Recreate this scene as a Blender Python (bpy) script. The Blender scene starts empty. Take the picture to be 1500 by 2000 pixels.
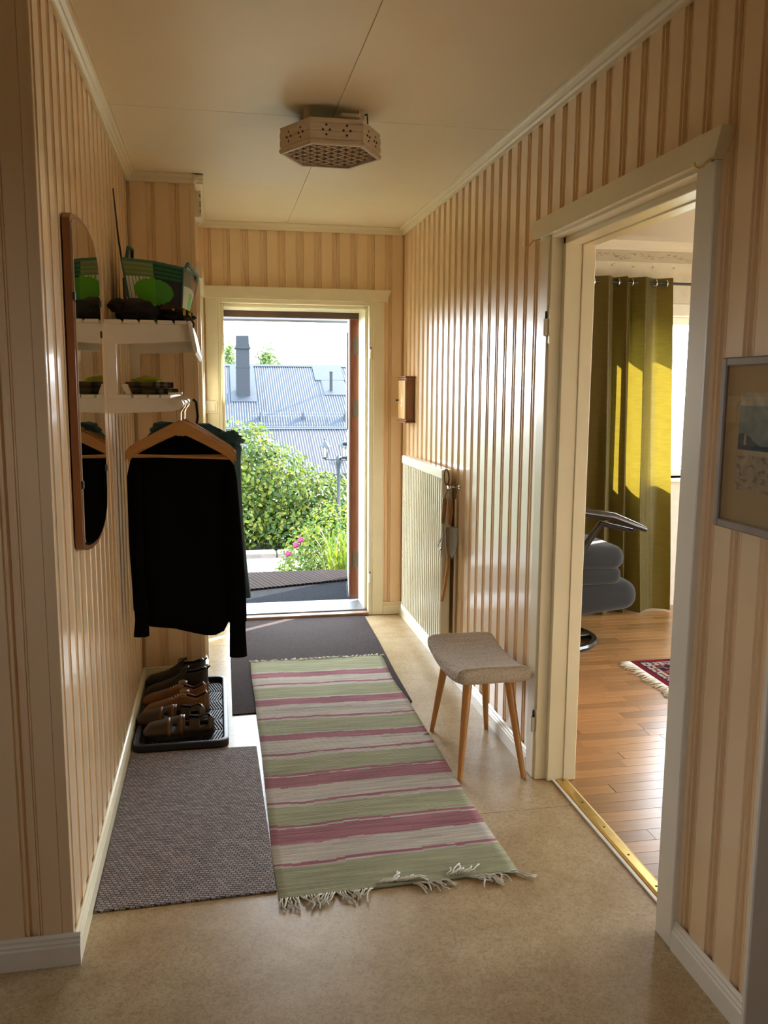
import bpy, bmesh, math, random
from mathutils import Vector, Matrix, noise
R_ = random.Random(7)
PI = math.pi
SC = bpy.context.scene
COL = SC.collection

# ------------------------------------------------------------------ camera
F_PX, YAW, PITCH, ROLL, CAM_H = 1670.8, -0.1923, -0.143, 0.0061, 1.5
cam = bpy.data.cameras.new('camera')
cam.sensor_fit = 'HORIZONTAL'
cam.sensor_width = 36.0
cam.lens = F_PX / 1500.0 * 36.0
cam.clip_start, cam.clip_end = 0.05, 400
camo = bpy.data.objects.new('camera', cam)
COL.objects.link(camo)
fwd = Vector((-math.sin(YAW) * math.cos(PITCH), math.cos(YAW) * math.cos(PITCH), math.sin(PITCH)))
rgt = Vector((math.cos(YAW), math.sin(YAW), 0))
up = rgt.cross(fwd)
r2 = math.cos(ROLL) * rgt + math.sin(ROLL) * up
u2 = -math.sin(ROLL) * rgt + math.cos(ROLL) * up
camo.matrix_world = Matrix((( r2.x, u2.x, -fwd.x, 0), (r2.y, u2.y, -fwd.y, 0), (r2.z, u2.z, -fwd.z, CAM_H), (0, 0, 0, 1)))
SC.camera = camo

# ------------------------------------------------------------------ light and exposure
SC.view_settings.view_transform = 'Standard'
SC.view_settings.look = 'None'
SC.view_settings.gamma = 1.0
SC.view_settings.use_curve_mapping = False
SC.view_settings.exposure = 2.15
SC.cycles.use_denoising = True
SC.cycles.max_bounces = 14
SC.cycles.diffuse_bounces = 8
SC.cycles.glossy_bounces = 4
SC.cycles.transparent_max_bounces = 12
SC.cycles.caustics_reflective = False
SC.cycles.caustics_refractive = False
SC.cycles.sample_clamp_indirect = 8.0

SKY = 4.2
SUN = 10.5
W = bpy.data.worlds.new('sky')
SC.world = W
W.use_nodes = True
nt = W.node_tree
bg = nt.nodes['Background']
tc = nt.nodes.new('ShaderNodeTexCoord')
sp = nt.nodes.new('ShaderNodeSeparateXYZ')
rm = nt.nodes.new('ShaderNodeValToRGB')
nt.links.new(tc.outputs['Generated'], sp.inputs[0])
nt.links.new(sp.outputs['Z'], rm.inputs[0])
rm.color_ramp.elements[0].position = 0.0
rm.color_ramp.elements[0].color = (0.93, 0.97, 1.0, 1)
rm.color_ramp.elements[1].position = 0.9
rm.color_ramp.elements[1].color = (0.62, 0.80, 1.0, 1)
nt.links.new(rm.outputs[0], bg.inputs[0])
bg.inputs[1].default_value = SKY

SUN_AZ = Vector((0.81, 0.586, 0)).normalized()
SUN_EL = math.radians(27)
sl = bpy.data.lights.new('sun', 'SUN')
sl.energy = SUN
sl.angle = math.radians(0.6)
sl.color = (1.0, 0.93, 0.80)
so = bpy.data.objects.new('sun', sl)
COL.objects.link(so)
sd = SUN_AZ * math.cos(SUN_EL) + Vector((0, 0, math.sin(SUN_EL)))
so.rotation_euler = sd.to_track_quat('Z', 'Y').to_euler()
so.location = (12, 20, 12)

def portal(name, loc, rot, sx, sy):
    l = bpy.data.lights.new(name, 'AREA')
    l.shape = 'RECTANGLE'
    l.size, l.size_y = sx, sy
    l.cycles.is_portal = True
    o = bpy.data.objects.new(name, l)
    o.location, o.rotation_euler = loc, rot
    COL.objects.link(o)
portal('door_portal', (0.5, 5.82, 1.0), (-PI / 2, 0, 0), 0.92, 2.0)
portal('living_window_portal', (3.17, 5.64, 1.45), (-PI / 2, 0, 0), 0.9, 1.12)
portal('added_side_window_portal', (5.16, 3.1, 1.35), (0, PI / 2, 0), 1.7, 2.4)
portal('added_near_window_portal', (-1.86, 0.0, 1.55), (0, -PI / 2, 0), 0.8, 0.6)

# ------------------------------------------------------------------ materials
def nodes(name):
    m = bpy.data.materials.new(name)
    m.use_nodes = True
    t = m.node_tree
    return m, t, t.nodes['Principled BSDF']

def mat(name, color, rough=0.5, metal=0.0, var=0.0, vscale=6.0, vcol=None, bump=0.0, bscale=80.0, bdist=0.002,
        coat=0.0, attr=None, rnd=0.0, stretch=None, sheen=0.0, spec=0.5, wave=None, transl=0.0, coatr=0.1):
    """noise-varied principled material; attr = colour attribute, rnd = value change per object."""
    m, t, b = nodes(name)
    L = t.links.new
    b.inputs['Roughness'].default_value = rough
    b.inputs['Metallic'].default_value = metal
    b.inputs['Coat Weight'].default_value = coat
    b.inputs['Coat Roughness'].default_value = coatr
    b.inputs['Specular IOR Level'].default_value = spec
    b.inputs['Sheen Weight'].default_value = sheen
    c = (*color, 1)
    co = t.nodes.new('ShaderNodeTexCoord')
    mp = t.nodes.new('ShaderNodeMapping')
    L(co.outputs['Object'], mp.inputs[0])
    if stretch:
        mp.inputs['Scale'].default_value = stretch
    out = None
    if attr:
        a = t.nodes.new('ShaderNodeAttribute')
        a.attribute_name = attr
        out = a.outputs['Color']
    if var > 0:
        n = t.nodes.new('ShaderNodeTexNoise')
        n.inputs['Scale'].default_value = vscale
        n.inputs['Detail'].default_value = 6
        L(mp.outputs[0], n.inputs['Vector'])
        rp = t.nodes.new('ShaderNodeValToRGB')
        rp.color_ramp.elements[0].position = 0.3
        rp.color_ramp.elements[1].position = 0.7
        L(n.outputs['Fac'], rp.inputs[0])
        mx = t.nodes.new('ShaderNodeMix')
        mx.data_type = 'RGBA'
        L(rp.outputs[0], mx.inputs['Factor'])
        if out:
            mx.blend_type = 'MULTIPLY'
            rp.color_ramp.elements[0].color = (1 - var, 1 - var, 1 - var, 1)
            rp.color_ramp.elements[1].color = (1, 1, 1, 1)
            mx.inputs['Factor'].default_value = 1
            t.links.remove(mx.inputs['Factor'].links[0])
            L(out, mx.inputs['A'])
            L(rp.outputs[0], mx.inputs['B'])
        else:
            mx.inputs['A'].default_value = c
            v2 = vcol if vcol else tuple(x * (1 - var) for x in color)
            mx.inputs['B'].default_value = (*v2, 1)
        out = mx.outputs['Result']
    if rnd > 0:
        oi = t.nodes.new('ShaderNodeObjectInfo')
        hs = t.nodes.new('ShaderNodeHueSaturation')
        mr = t.nodes.new('ShaderNodeMapRange')
        mr.inputs['To Min'].default_value = 1 - rnd
        mr.inputs['To Max'].default_value = 1 + rnd
        L(oi.outputs['Random'], mr.inputs['Value'])
        L(mr.outputs[0], hs.inputs['Value'])
        if out:
            L(out, hs.inputs['Color'])
        else:
            hs.inputs['Color'].default_value = c
        out = hs.outputs[0]
    if out:
        L(out, b.inputs['Base Color'])
    else:
        b.inputs['Base Color'].default_value = c
    if bump > 0:
        bp = t.nodes.new('ShaderNodeBump')
        bp.inputs['Strength'].default_value = bump
        bp.inputs['Distance'].default_value = bdist
        if wave:
            w = t.nodes.new('ShaderNodeTexWave')
            w.bands_direction = wave
            w.inputs['Scale'].default_value = bscale
            w.inputs['Distortion'].default_value = 1.5
            w.inputs['Detail'].default_value = 2
            L(co.outputs['Object'], w.inputs['Vector'])
            L(w.outputs['Fac'], bp.inputs['Height'])
        else:
            n2 = t.nodes.new('ShaderNodeTexNoise')
            n2.inputs['Scale'].default_value = bscale
            n2.inputs['Detail'].default_value = 4
            L(mp.outputs[0], n2.inputs['Vector'])
            L(n2.outputs['Fac'], bp.inputs['Height'])
        L(bp.outputs[0], b.inputs['Normal'])
    if transl > 0:
        tr = t.nodes.new('ShaderNodeBsdfTranslucent')
        if out:
            L(out, tr.inputs['Color'])
        else:
            tr.inputs['Color'].default_value = c
        ms = t.nodes.new('ShaderNodeMixShader')
        ms.inputs[0].default_value = transl
        L(b.outputs[0], ms.inputs[1])
        L(tr.outputs[0], ms.inputs[2])
        L(ms.outputs[0], t.nodes['Material Output'].inputs[0])
    return m

def glass_mat(name, refl=0.06, tint=(1, 1, 1), rough=0.0):
    m, t, b = nodes(name)
    tr = t.nodes.new('ShaderNodeBsdfTransparent')
    tr.inputs[0].default_value = (*tint, 1)
    gl = t.nodes.new('ShaderNodeBsdfGlossy')
    gl.inputs['Roughness'].default_value = rough
    ms = t.nodes.new('ShaderNodeMixShader')
    ms.inputs[0].default_value = refl
    t.links.new(tr.outputs[0], ms.inputs[1])
    t.links.new(gl.outputs[0], ms.inputs[2])
    t.links.new(ms.outputs[0], t.nodes['Material Output'].inputs[0])
    return m

M = {}
M['board'] = mat('peach_gloss_paint', (0.83, 0.63, 0.40), 0.30, var=0.05, vscale=3, bump=0.06, bscale=30, bdist=0.001, coat=0.7, coatr=0.12, stretch=(1, 1, 0.15), rnd=0.02)
M['slab'] = mat('wall_core', (0.62, 0.44, 0.30), 0.8)
M['cream'] = mat('cream_paint', (0.80, 0.74, 0.55), 0.32, var=0.06, vscale=5, bump=0.05, bscale=40, coat=0.2, coatr=0.2)
M['white_paint'] = mat('white_gloss_paint', (0.80, 0.77, 0.69), 0.28, var=0.05, vscale=7, bump=0.05, bscale=50, coat=0.08, coatr=0.2)
M['rack_white'] = mat('rack_white_paint', (0.82, 0.79, 0.72), 0.4, var=0.06, vscale=8)
M['ceiling'] = mat('ceiling_paint', (0.88, 0.81, 0.62), 0.42, var=0.08, vscale=1.6, bump=0.04, bscale=14, bdist=0.003)
M['lino'] = None
M['oak'] = mat('oak_parquet', (0.448, 0.24, 0.096), 0.28, var=0.28, vscale=9, bump=0.05, bscale=60, bdist=0.0006, stretch=(0.35, 5, 1), rnd=0.22, coat=0.25, coatr=0.2)
M['oak_base'] = mat('oak_parquet_far', (0.416, 0.224, 0.088), 0.3, var=0.25, vscale=9, stretch=(0.35, 5, 1))
M['brass'] = mat('brass', (0.83, 0.60, 0.22), 0.28, 1.0, var=0.15, vscale=30)
M['chrome'] = mat('chrome', (0.75, 0.75, 0.75), 0.15, 1.0)
M['steel'] = mat('dull_steel', (0.38, 0.37, 0.33), 0.42, 1.0, var=0.2, vscale=40)
M['bronze'] = mat('aged_bronze', (0.045, 0.036, 0.022), 0.55, 0.0, var=0.4, vscale=60, spec=0.3)
M['black_plastic'] = mat('black_rubber', (0.016, 0.016, 0.018), 0.45, bump=0.1, bscale=200, bdist=0.0005)
M['black_metal'] = mat('black_metal', (0.02, 0.02, 0.022), 0.4)
M['dark_screw'] = mat('dark_screw', (0.05, 0.04, 0.03), 0.5, 0.6)
M['beech'] = mat('honey_beech', (0.56, 0.26, 0.065), 0.32, var=0.25, vscale=14, stretch=(3, 3, 0.4), coat=0.3)
M['hanger'] = mat('hanger_wood', (0.50, 0.25, 0.08), 0.38, var=0.2, vscale=12, stretch=(0.6, 3, 3), coat=0.2)
M['teak'] = mat('varnished_teak', (0.0847, 0.02387, 0.00616), 0.35, var=0.5, vscale=10, stretch=(6, 6, 0.5), coat=0.3)
M['mahogany'] = mat('mirror_teak', (0.24, 0.082, 0.022), 0.35, var=0.35, vscale=10, stretch=(3, 3, 0.5), coat=0.3)
M['pine'] = mat('pine', (0.62, 0.36, 0.10), 0.4, var=0.3, vscale=12, stretch=(4, 4, 0.5), coat=0.2)
M['pine_dark'] = mat('aged_pine', (0.27, 0.10, 0.022), 0.4, var=0.4, vscale=12, stretch=(4, 4, 0.5), coat=0.2)
M['mirror'] = mat('mirror_silver', (0.86, 0.88, 0.86), 0.015, 1.0)
M['boucle'] = mat('boucle_wool', (0.62, 0.54, 0.45), 0.95, var=0.4, vscale=150, bump=0.6, bscale=300, bdist=0.004, sheen=0.2, spec=0.1)
M['knit'] = mat('black_jersey', (0.003, 0.003, 0.0035), 0.95, bump=0.2, bscale=300, spec=0.06)
M['teal'] = mat('teal_nylon', (0.012, 0.085, 0.115), 0.5, var=0.3, vscale=10, bump=0.3, bscale=25, bdist=0.01)
M['mat_grey'] = None
M['mat_brown'] = mat('brown_pile', (0.060, 0.043, 0.040), 0.95, var=0.35, vscale=90, bump=0.8, bscale=400, bdist=0.004, spec=0.15)
M['rug'] = mat('rag_weave', (0.5, 0.5, 0.4), 0.92, attr='Col', var=0.18, vscale=60, stretch=(0.15, 2.2, 1), bump=0.7, bscale=55, bdist=0.003, wave='Y', spec=0.1)
M['fringe'] = mat('cotton_fringe', (0.74, 0.71, 0.62), 0.95, var=0.2, vscale=60, spec=0.1)
M['leather_tan'] = mat('tan_leather', (0.20, 0.085, 0.026), 0.5, var=0.3, vscale=18, bump=0.2, bscale=120)
M['leather_dark'] = mat('dark_leather', (0.014, 0.011, 0.009), 0.42, var=0.3, vscale=18, bump=0.2, bscale=150)
M['leather_olive'] = mat('olive_brown_leather', (0.050, 0.030, 0.014), 0.4, var=0.35, vscale=14, bump=0.2, bscale=120)
M['sole'] = mat('dark_sole', (0.012, 0.012, 0.012), 0.6)
M['lace'] = mat('tan_lace', (0.42, 0.27, 0.11), 0.8)
M['black_lace'] = mat('black_lace', (0.02, 0.02, 0.02), 0.8)
M['insole'] = mat('grey_insole', (0.20, 0.22, 0.25), 0.7)
M['fabric_col'] = mat('printed_fabric', (0.5, 0.5, 0.5), 0.75, attr='Col', bump=0.5, bscale=220, bdist=0.003)
M['cap_black'] = mat('black_cloth', (0.010, 0.009, 0.009), 0.85, var=0.3, vscale=30, bump=0.5, bscale=60, bdist=0.006)
M['cap_brown'] = mat('brown_cloth', (0.060, 0.035, 0.020), 0.85, var=0.3, vscale=30)
M['yellow'] = mat('yellow_strap', (0.55, 0.43, 0.05), 0.7)
M['hivis'] = mat('hi_vis_fabric', (0.42, 0.55, 0.02), 0.7, bump=0.4, bscale=80, bdist=0.004)
M['teal_trim'] = mat('bag_binding', (0.06, 0.17, 0.15), 0.7)
M['plastic_white'] = mat('white_plastic', (0.74, 0.70, 0.58), 0.35)
M['rad'] = mat('radiator_enamel', (0.78, 0.74, 0.58), 0.3, coat=0.2)
M['lampwood'] = mat('whitewashed_wood', (0.66, 0.56, 0.44), 0.55, var=0.2, vscale=10, stretch=(1, 1, 6), bump=0.15, bscale=60)
M['lampgrid'] = mat('lamp_lattice_wood', (0.55, 0.41, 0.27), 0.6, var=0.2, vscale=20)
M['hole'] = mat('lamp_inside_and_hole_shade', (0.06, 0.04, 0.03), 0.9)  # dark brown lamp inside; also stands in for shade in the pierced holes
M['leather_cord'] = mat('leather_cord', (0.16, 0.075, 0.03), 0.6)
M['cork'] = mat('tool_handle_wood', (0.34, 0.16, 0.055), 0.55, var=0.3, vscale=30)
M['curtain'] = mat('olive_satin', (0.1406, 0.1051, 0.01184), 0.45, var=0.18, vscale=14, stretch=(1, 1, 6), bump=0.15, bscale=160, bdist=0.002, sheen=0.3, transl=0.42)
M['wallpaper'] = mat('pale_wallpaper', (0.74, 0.69, 0.58), 0.8, var=0.12, vscale=16)
M['wallborder'] = mat('wallpaper_border', (0.55, 0.50, 0.41), 0.8, var=0.10, vscale=10)
M['border_print'] = mat('border_leaf_print', (0.36, 0.31, 0.22), 0.8)
M['lr_ceiling'] = mat('living_ceiling', (0.72, 0.68, 0.60), 0.7)
M['grey_wool'] = mat('grey_upholstery', (0.0165, 0.01725, 0.01875), 0.95, var=0.4, vscale=160, bump=0.4, bscale=300, bdist=0.003, sheen=0.15)
M['black_lacquer'] = mat('black_lacquer_wood', (0.015, 0.014, 0.013), 0.25, coat=0.4)
M['oriental'] = mat('oriental_pile', (0.4, 0.05, 0.06), 0.95, attr='Col', bump=0.4, bscale=500, bdist=0.002, spec=0.1)
M['frame_grey'] = mat('limed_frame_wood', (0.26, 0.20, 0.15), 0.5, var=0.2, vscale=20, stretch=(1, 1, 0.3))
M['passe'] = mat('mat_board', (0.40, 0.28, 0.135), 0.85, var=0.05)
M['watercolour'] = mat('watercolour_paper', (0.5, 0.5, 0.4), 0.8, attr='Col', var=0.12, vscale=20)
M['pane'] = glass_mat('window_glass', 0.05, (0.98, 0.99, 0.99))
M['pic_glass'] = glass_mat('picture_glass', 0.05, (1, 1, 1))
M['lantern_glass'] = glass_mat('lantern_glass', 0.10, (0.95, 0.97, 0.97))
M['bulb'] = mat('white_bulb', (0.9, 0.9, 0.88), 0.4)
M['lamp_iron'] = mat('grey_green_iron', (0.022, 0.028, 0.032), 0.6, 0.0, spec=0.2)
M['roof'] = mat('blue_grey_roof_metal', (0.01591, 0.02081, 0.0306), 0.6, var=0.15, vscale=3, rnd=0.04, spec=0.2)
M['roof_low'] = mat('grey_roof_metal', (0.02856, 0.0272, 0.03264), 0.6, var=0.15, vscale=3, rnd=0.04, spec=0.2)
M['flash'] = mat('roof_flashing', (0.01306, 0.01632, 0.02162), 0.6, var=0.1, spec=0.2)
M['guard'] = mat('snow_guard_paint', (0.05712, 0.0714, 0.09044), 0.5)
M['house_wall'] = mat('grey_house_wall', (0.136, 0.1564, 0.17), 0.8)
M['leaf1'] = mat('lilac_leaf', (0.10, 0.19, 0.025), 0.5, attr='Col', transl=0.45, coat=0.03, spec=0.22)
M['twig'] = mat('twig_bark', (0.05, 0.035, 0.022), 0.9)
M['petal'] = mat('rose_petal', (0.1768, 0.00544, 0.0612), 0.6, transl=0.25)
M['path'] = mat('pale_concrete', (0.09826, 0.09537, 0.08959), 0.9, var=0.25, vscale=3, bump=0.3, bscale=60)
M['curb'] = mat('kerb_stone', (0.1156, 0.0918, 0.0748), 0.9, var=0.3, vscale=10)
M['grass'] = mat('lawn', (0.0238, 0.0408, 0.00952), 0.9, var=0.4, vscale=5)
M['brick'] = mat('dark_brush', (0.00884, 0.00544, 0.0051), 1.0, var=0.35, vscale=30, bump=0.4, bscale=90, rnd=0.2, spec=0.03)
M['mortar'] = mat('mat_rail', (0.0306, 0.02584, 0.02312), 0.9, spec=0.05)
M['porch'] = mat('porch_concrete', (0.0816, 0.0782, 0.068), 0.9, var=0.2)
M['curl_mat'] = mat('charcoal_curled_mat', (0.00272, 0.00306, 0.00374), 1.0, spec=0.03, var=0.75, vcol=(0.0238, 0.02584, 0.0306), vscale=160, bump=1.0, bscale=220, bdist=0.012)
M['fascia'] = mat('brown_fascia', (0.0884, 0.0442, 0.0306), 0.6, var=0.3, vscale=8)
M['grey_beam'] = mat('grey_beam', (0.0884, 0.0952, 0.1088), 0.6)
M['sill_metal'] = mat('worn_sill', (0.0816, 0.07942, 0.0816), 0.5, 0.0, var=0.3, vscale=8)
M['sill_wood'] = mat('sill_wood', (0.30, 0.15, 0.08), 0.4, var=0.3, vscale=8)
M['door_face'] = mat('door_inner_paint', (0.34, 0.3536, 0.3128), 0.35, var=0.05)
M['bark'] = mat('birch_bark', (0.5, 0.48, 0.45), 0.8)

def lino():
    m, t, b = nodes('mottled_linoleum')
    L = t.links.new
    co = t.nodes.new('ShaderNodeTexCoord')
    n1 = t.nodes.new('ShaderNodeTexNoise'); n1.inputs['Scale'].default_value = 4.5; n1.inputs['Detail'].default_value = 8; n1.inputs['Roughness'].default_value = 0.65
    n2 = t.nodes.new('ShaderNodeTexNoise'); n2.inputs['Scale'].default_value = 105; n2.inputs['Detail'].default_value = 6; n2.inputs['Distortion'].default_value = 1.2
    L(co.outputs['Object'], n1.inputs[0]); L(co.outputs['Object'], n2.inputs[0])
    r1 = t.nodes.new('ShaderNodeValToRGB')
    r1.color_ramp.elements[0].position = 0.35; r1.color_ramp.elements[0].color = (0.40, 0.285, 0.15, 1)
    r1.color_ramp.elements[1].position = 0.68; r1.color_ramp.elements[1].color = (0.53, 0.42, 0.26, 1)
    r2 = t.nodes.new('ShaderNodeValToRGB')
    r2.color_ramp.elements[0].position = 0.36; r2.color_ramp.elements[0].color = (0.55, 0.52, 0.46, 1)
    r2.color_ramp.elements[1].position = 0.56; r2.color_ramp.elements[1].color = (1, 1, 1, 1)
    L(n1.outputs['Fac'], r1.inputs[0]); L(n2.outputs['Fac'], r2.inputs[0])
    mx = t.nodes.new('ShaderNodeMix'); mx.data_type = 'RGBA'; mx.blend_type = 'MULTIPLY'; mx.inputs['Factor'].default_value = 0.6
    L(r1.outputs[0], mx.inputs['A']); L(r2.outputs[0], mx.inputs['B'])
    L(mx.outputs['Result'], b.inputs['Base Color'])
    b.inputs['Roughness'].default_value = 0.36
    b.inputs['Specular IOR Level'].default_value = 0.3
    b.inputs['Coat Weight'].default_value = 0.08
    b.inputs['Coat Roughness'].default_value = 0.16
    bp = t.nodes.new('ShaderNodeBump'); bp.inputs['Strength'].default_value = 0.12; bp.inputs['Distance'].default_value = 0.002
    n3 = t.nodes.new('ShaderNodeTexNoise'); n3.inputs['Scale'].default_value = 70; L(co.outputs['Object'], n3.inputs[0])
    L(n3.outputs['Fac'], bp.inputs['Height']); L(bp.outputs[0], b.inputs['Normal'])
    return m
M['lino'] = lino()

def woven_grey():
    m, t, b = nodes('grey_woven_mat')
    L = t.links.new
    co = t.nodes.new('ShaderNodeTexCoord')
    mp = t.nodes.new('ShaderNodeMapping'); mp.inputs['Rotation'].default_value = (0, 0, 0.25)
    L(co.outputs['Object'], mp.inputs[0])
    br = t.nodes.new('ShaderNodeTexBrick')
    br.inputs['Scale'].default_value = 1.0
    br.inputs['Brick Width'].default_value = 0.017
    br.inputs['Row Height'].default_value = 0.0105
    br.inputs['Mortar Size'].default_value = 0.0016
    br.inputs['Mortar Smooth'].default_value = 0.6
    br.inputs['Color1'].default_value = (0.36, 0.315, 0.31, 1)
    br.inputs['Color2'].default_value = (0.22, 0.185, 0.185, 1)
    br.inputs['Mortar'].default_value = (0.035, 0.026, 0.026, 1)
    L(mp.outputs[0], br.inputs[0])
    L(br.outputs['Color'], b.inputs['Base Color'])
    bp = t.nodes.new('ShaderNodeBump'); bp.inputs['Strength'].default_value = 0.9; bp.inputs['Distance'].default_value = 0.003
    inv = t.nodes.new('ShaderNodeMath'); inv.operation = 'SUBTRACT'; inv.inputs[0].default_value = 1
    L(br.outputs['Fac'], inv.inputs[1]); L(inv.outputs[0], bp.inputs['Height']); L(bp.outputs[0], b.inputs['Normal'])
    b.inputs['Roughness'].default_value = 0.8
    b.inputs['Specular IOR Level'].default_value = 0.3
    return m
M['mat_grey'] = woven_grey()

# ------------------------------------------------------------------ geometry helpers
ORG = {}

class MB:
    def __init__(s):
        s.v, s.f, s.c = [], [], []
        s.cur = None
    def add(s, vs, fs):
        n = len(s.v)
        s.v += [tuple(p) for p in vs]
        for f in fs:
            s.f.append([i + n for i in f])
            s.c.append(s.cur)
        return s
    def box(s, x0, x1, y0, y1, z0, z1, b=0.0):
        if b <= 0:
            vs = [(x, y, z) for x in (x0, x1) for y in (y0, y1) for z in (z0, z1)]
            return s.add(vs, [(0, 1, 3, 2), (4, 6, 7, 5), (0, 4, 5, 1), (2, 3, 7, 6), (0, 2, 6, 4), (1, 5, 7, 3)])
        lo, hi = (x0, y0, z0), (x1, y1, z1)
        vs, idx = [], {}
        for sx in (0, 1):
            for sy in (0, 1):
                for sz in (0, 1):
                    for a in range(3):
                        p = []
                        for k, sg in enumerate((sx, sy, sz)):
                            e = hi[k] if sg else lo[k]
                            if k != a:
                                e += -b if sg else b
                            p.append(e)
                        idx[(sx, sy, sz, a)] = len(vs)
                        vs.append(tuple(p))
        fs = []
        for a in range(3):
            o = [k for k in range(3) if k != a]
            for sg in (0, 1):
                q = []
                for (i, j) in ((0, 0), (1, 0), (1, 1), (0, 1)):
                    k = [0, 0, 0]; k[a] = sg; k[o[0]] = i; k[o[1]] = j
                    q.append(idx[(*k, a)])
                fs.append(q)
        for a in range(3):
            o = [k for k in range(3) if k != a]
            for i in (0, 1):
                for j in (0, 1):
                    k0 = [0, 0, 0]; k0[o[0]] = i; k0[o[1]] = j
                    k1 = list(k0); k1[a] = 1
                    fs.append([idx[(*k0, o[0])], idx[(*k1, o[0])], idx[(*k1, o[1])], idx[(*k0, o[1])]])
        for sx in (0, 1):
            for sy in (0, 1):
                for sz in (0, 1):
                    fs.append([idx[(sx, sy, sz, a)] for a in range(3)])
        return s.add(vs, fs)
    def prism(s, poly, axis, c0, c1):
        """poly in the two other axes (in x,y,z order), extruded along axis."""
        def P(a, b, c):
            return {'x': (c, a, b), 'y': (a, c, b), 'z': (a, b, c)}[axis]
        n = len(poly)
        vs = [P(a, b, c0) for a, b in poly] + [P(a, b, c1) for a, b in poly]
        fs = [list(range(n)), list(range(2 * n - 1, n - 1, -1))] + [[i, (i + 1) % n, n + (i + 1) % n, n + i] for i in range(n)]
        return s.add(vs, fs)
    def loft(s, rings, cap=True, closed=False):
        n = len(rings[0]); m = len(rings)
        vs = [p for r in rings for p in r]
        fs = []
        for i in range(m - 1 + (1 if closed else 0)):
            for j in range(n):
                a, b_ = i * n + j, i * n + (j + 1) % n
                c, d = ((i + 1) % m) * n + (j + 1) % n, ((i + 1) % m) * n + j
                fs.append([a, b_, c, d])
        if cap and not closed:
            fs.append(list(range(n))[::-1]); fs.append([(m - 1) * n + j for j in range(n)])
        return s.add(vs, fs)
    def tube(s, pts, r, n=8, closed=False, cap=True):
        pts = [Vector(p) for p in pts]
        rings = []
        prev = None
        m = len(pts)
        for i, p in enumerate(pts):
            a = pts[(i - 1) % m] if (i > 0 or closed) else p
            b_ = pts[(i + 1) % m] if (i < m - 1 or closed) else p
            d = (b_ - a).normalized()
            if prev is None:
                ref = Vector((0, 0, 1)) if abs(d.z) < 0.9 else Vector((1, 0, 0))
                u = d.cross(ref).normalized()
            else:
                u = (prev - d * prev.dot(d)).normalized()
            prev = u
            w = d.cross(u)
            rr = r[i] if isinstance(r, (list, tuple)) else r
            rings.append([p + u * rr * math.cos(2 * PI * k / n) + w * rr * math.sin(2 * PI * k / n) for k in range(n)])
        return s.loft(rings, cap, closed)
    def lathe(s, prof, c=(0, 0, 0), n=20, axis='z', cap=True):
        rings = []
        for r, h in prof:
            ring = []
            for k in range(n):
                a, b_ = r * math.cos(2 * PI * k / n), r * math.sin(2 * PI * k / n)
                q = {'z': (a, b_, h), 'x': (h, a, b_), 'y': (a, h, b_)}[axis]
                ring.append((c[0] + q[0], c[1] + q[1], c[2] + q[2]))
            rings.append(ring)
        return s.loft(rings, cap)
    def grid(s, fn, nu, nv, colf=None):
        n0 = len(s.v)
        for i in range(nu + 1):
            for j in range(nv + 1):
                s.v.append(tuple(fn(i / nu, j / nv)))
        w = nv + 1
        for i in range(nu):
            for j in range(nv):
                s.f.append([n0 + i * w + j, n0 + (i + 1) * w + j, n0 + (i + 1) * w + j + 1, n0 + i * w + j + 1])
                s.c.append(colf((i + .5) / nu, (j + .5) / nv) if colf else s.cur)
        return s
    def ball(s, c, r, n=12, m=8):
        rx, ry, rz = r if isinstance(r, (tuple, list)) else (r, r, r)
        rings = []
        for i in range(m + 1):
            t = PI * (0.02 + 0.96 * i / m)
            rings.append([(c[0] + rx * math.sin(t) * math.cos(2 * PI * k / n), c[1] + ry * math.sin(t) * math.sin(2 * PI * k / n), c[2] + rz * math.cos(t)) for k in range(n)])
        return s.loft(rings)
    def xform(s, fn):
        s.v = [tuple(fn(p)) for p in s.v]
        return s
    def mesh(s, name, off=(0, 0, 0), smooth=False, recalc=True):
        me = bpy.data.meshes.new(name)
        me.from_pydata([(p[0] - off[0], p[1] - off[1], p[2] - off[2]) for p in s.v], [], s.f)
        if recalc:
            bm = bmesh.new(); bm.from_mesh(me)
            bmesh.ops.recalc_face_normals(bm, faces=bm.faces)
            bm.to_mesh(me); bm.free()
        if any(c is not None for c in s.c):
            at = me.color_attributes.new('Col', 'FLOAT_COLOR', 'CORNER')
            flat = []
            for p, c in zip(me.polygons, s.c):
                c = c or (0.5, 0.5, 0.5)
                flat += [c[0], c[1], c[2], 1.0] * p.loop_total
            at.data.foreach_set('color', flat)
        if smooth:
            me.polygons.foreach_set('use_smooth', [True] * len(me.polygons))
            if smooth != 'all':
                try:
                    me.set_sharp_from_angle(angle=math.radians(smooth if smooth is not True else 38))
                except Exception:
                    pass
        me.update()
        return me
    def build(s, name, m, parent=None, smooth=False, local=False, loc=None, **kw):
        """one mesh object; world coordinates are turned into coordinates of the parent's base."""
        if parent is not None:
            off = (0, 0, 0) if local else ORG.get(parent, (0, 0, 0))
        else:
            if loc is None:
                xs = [p[0] for p in s.v]; ys = [p[1] for p in s.v]; zs = [p[2] for p in s.v]
                loc = ((min(xs) + max(xs)) / 2, (min(ys) + max(ys)) / 2, min(zs))
            off = loc
        recalc = kw.pop('recalc', True)
        me = s.mesh(name, off, smooth, recalc)
        if m is not None:
            me.materials.append(M[m] if isinstance(m, str) else m)
        o = bpy.data.objects.new(name, me)
        COL.objects.link(o)
        if parent is not None:
            o.parent = parent
            ORG[o] = ORG.get(parent, (0, 0, 0))
            if not local:
                o.location = (0, 0, 0)
        else:
            o.location = loc
            ORG[o] = loc
        tag(o, **kw)
        return o

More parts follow.
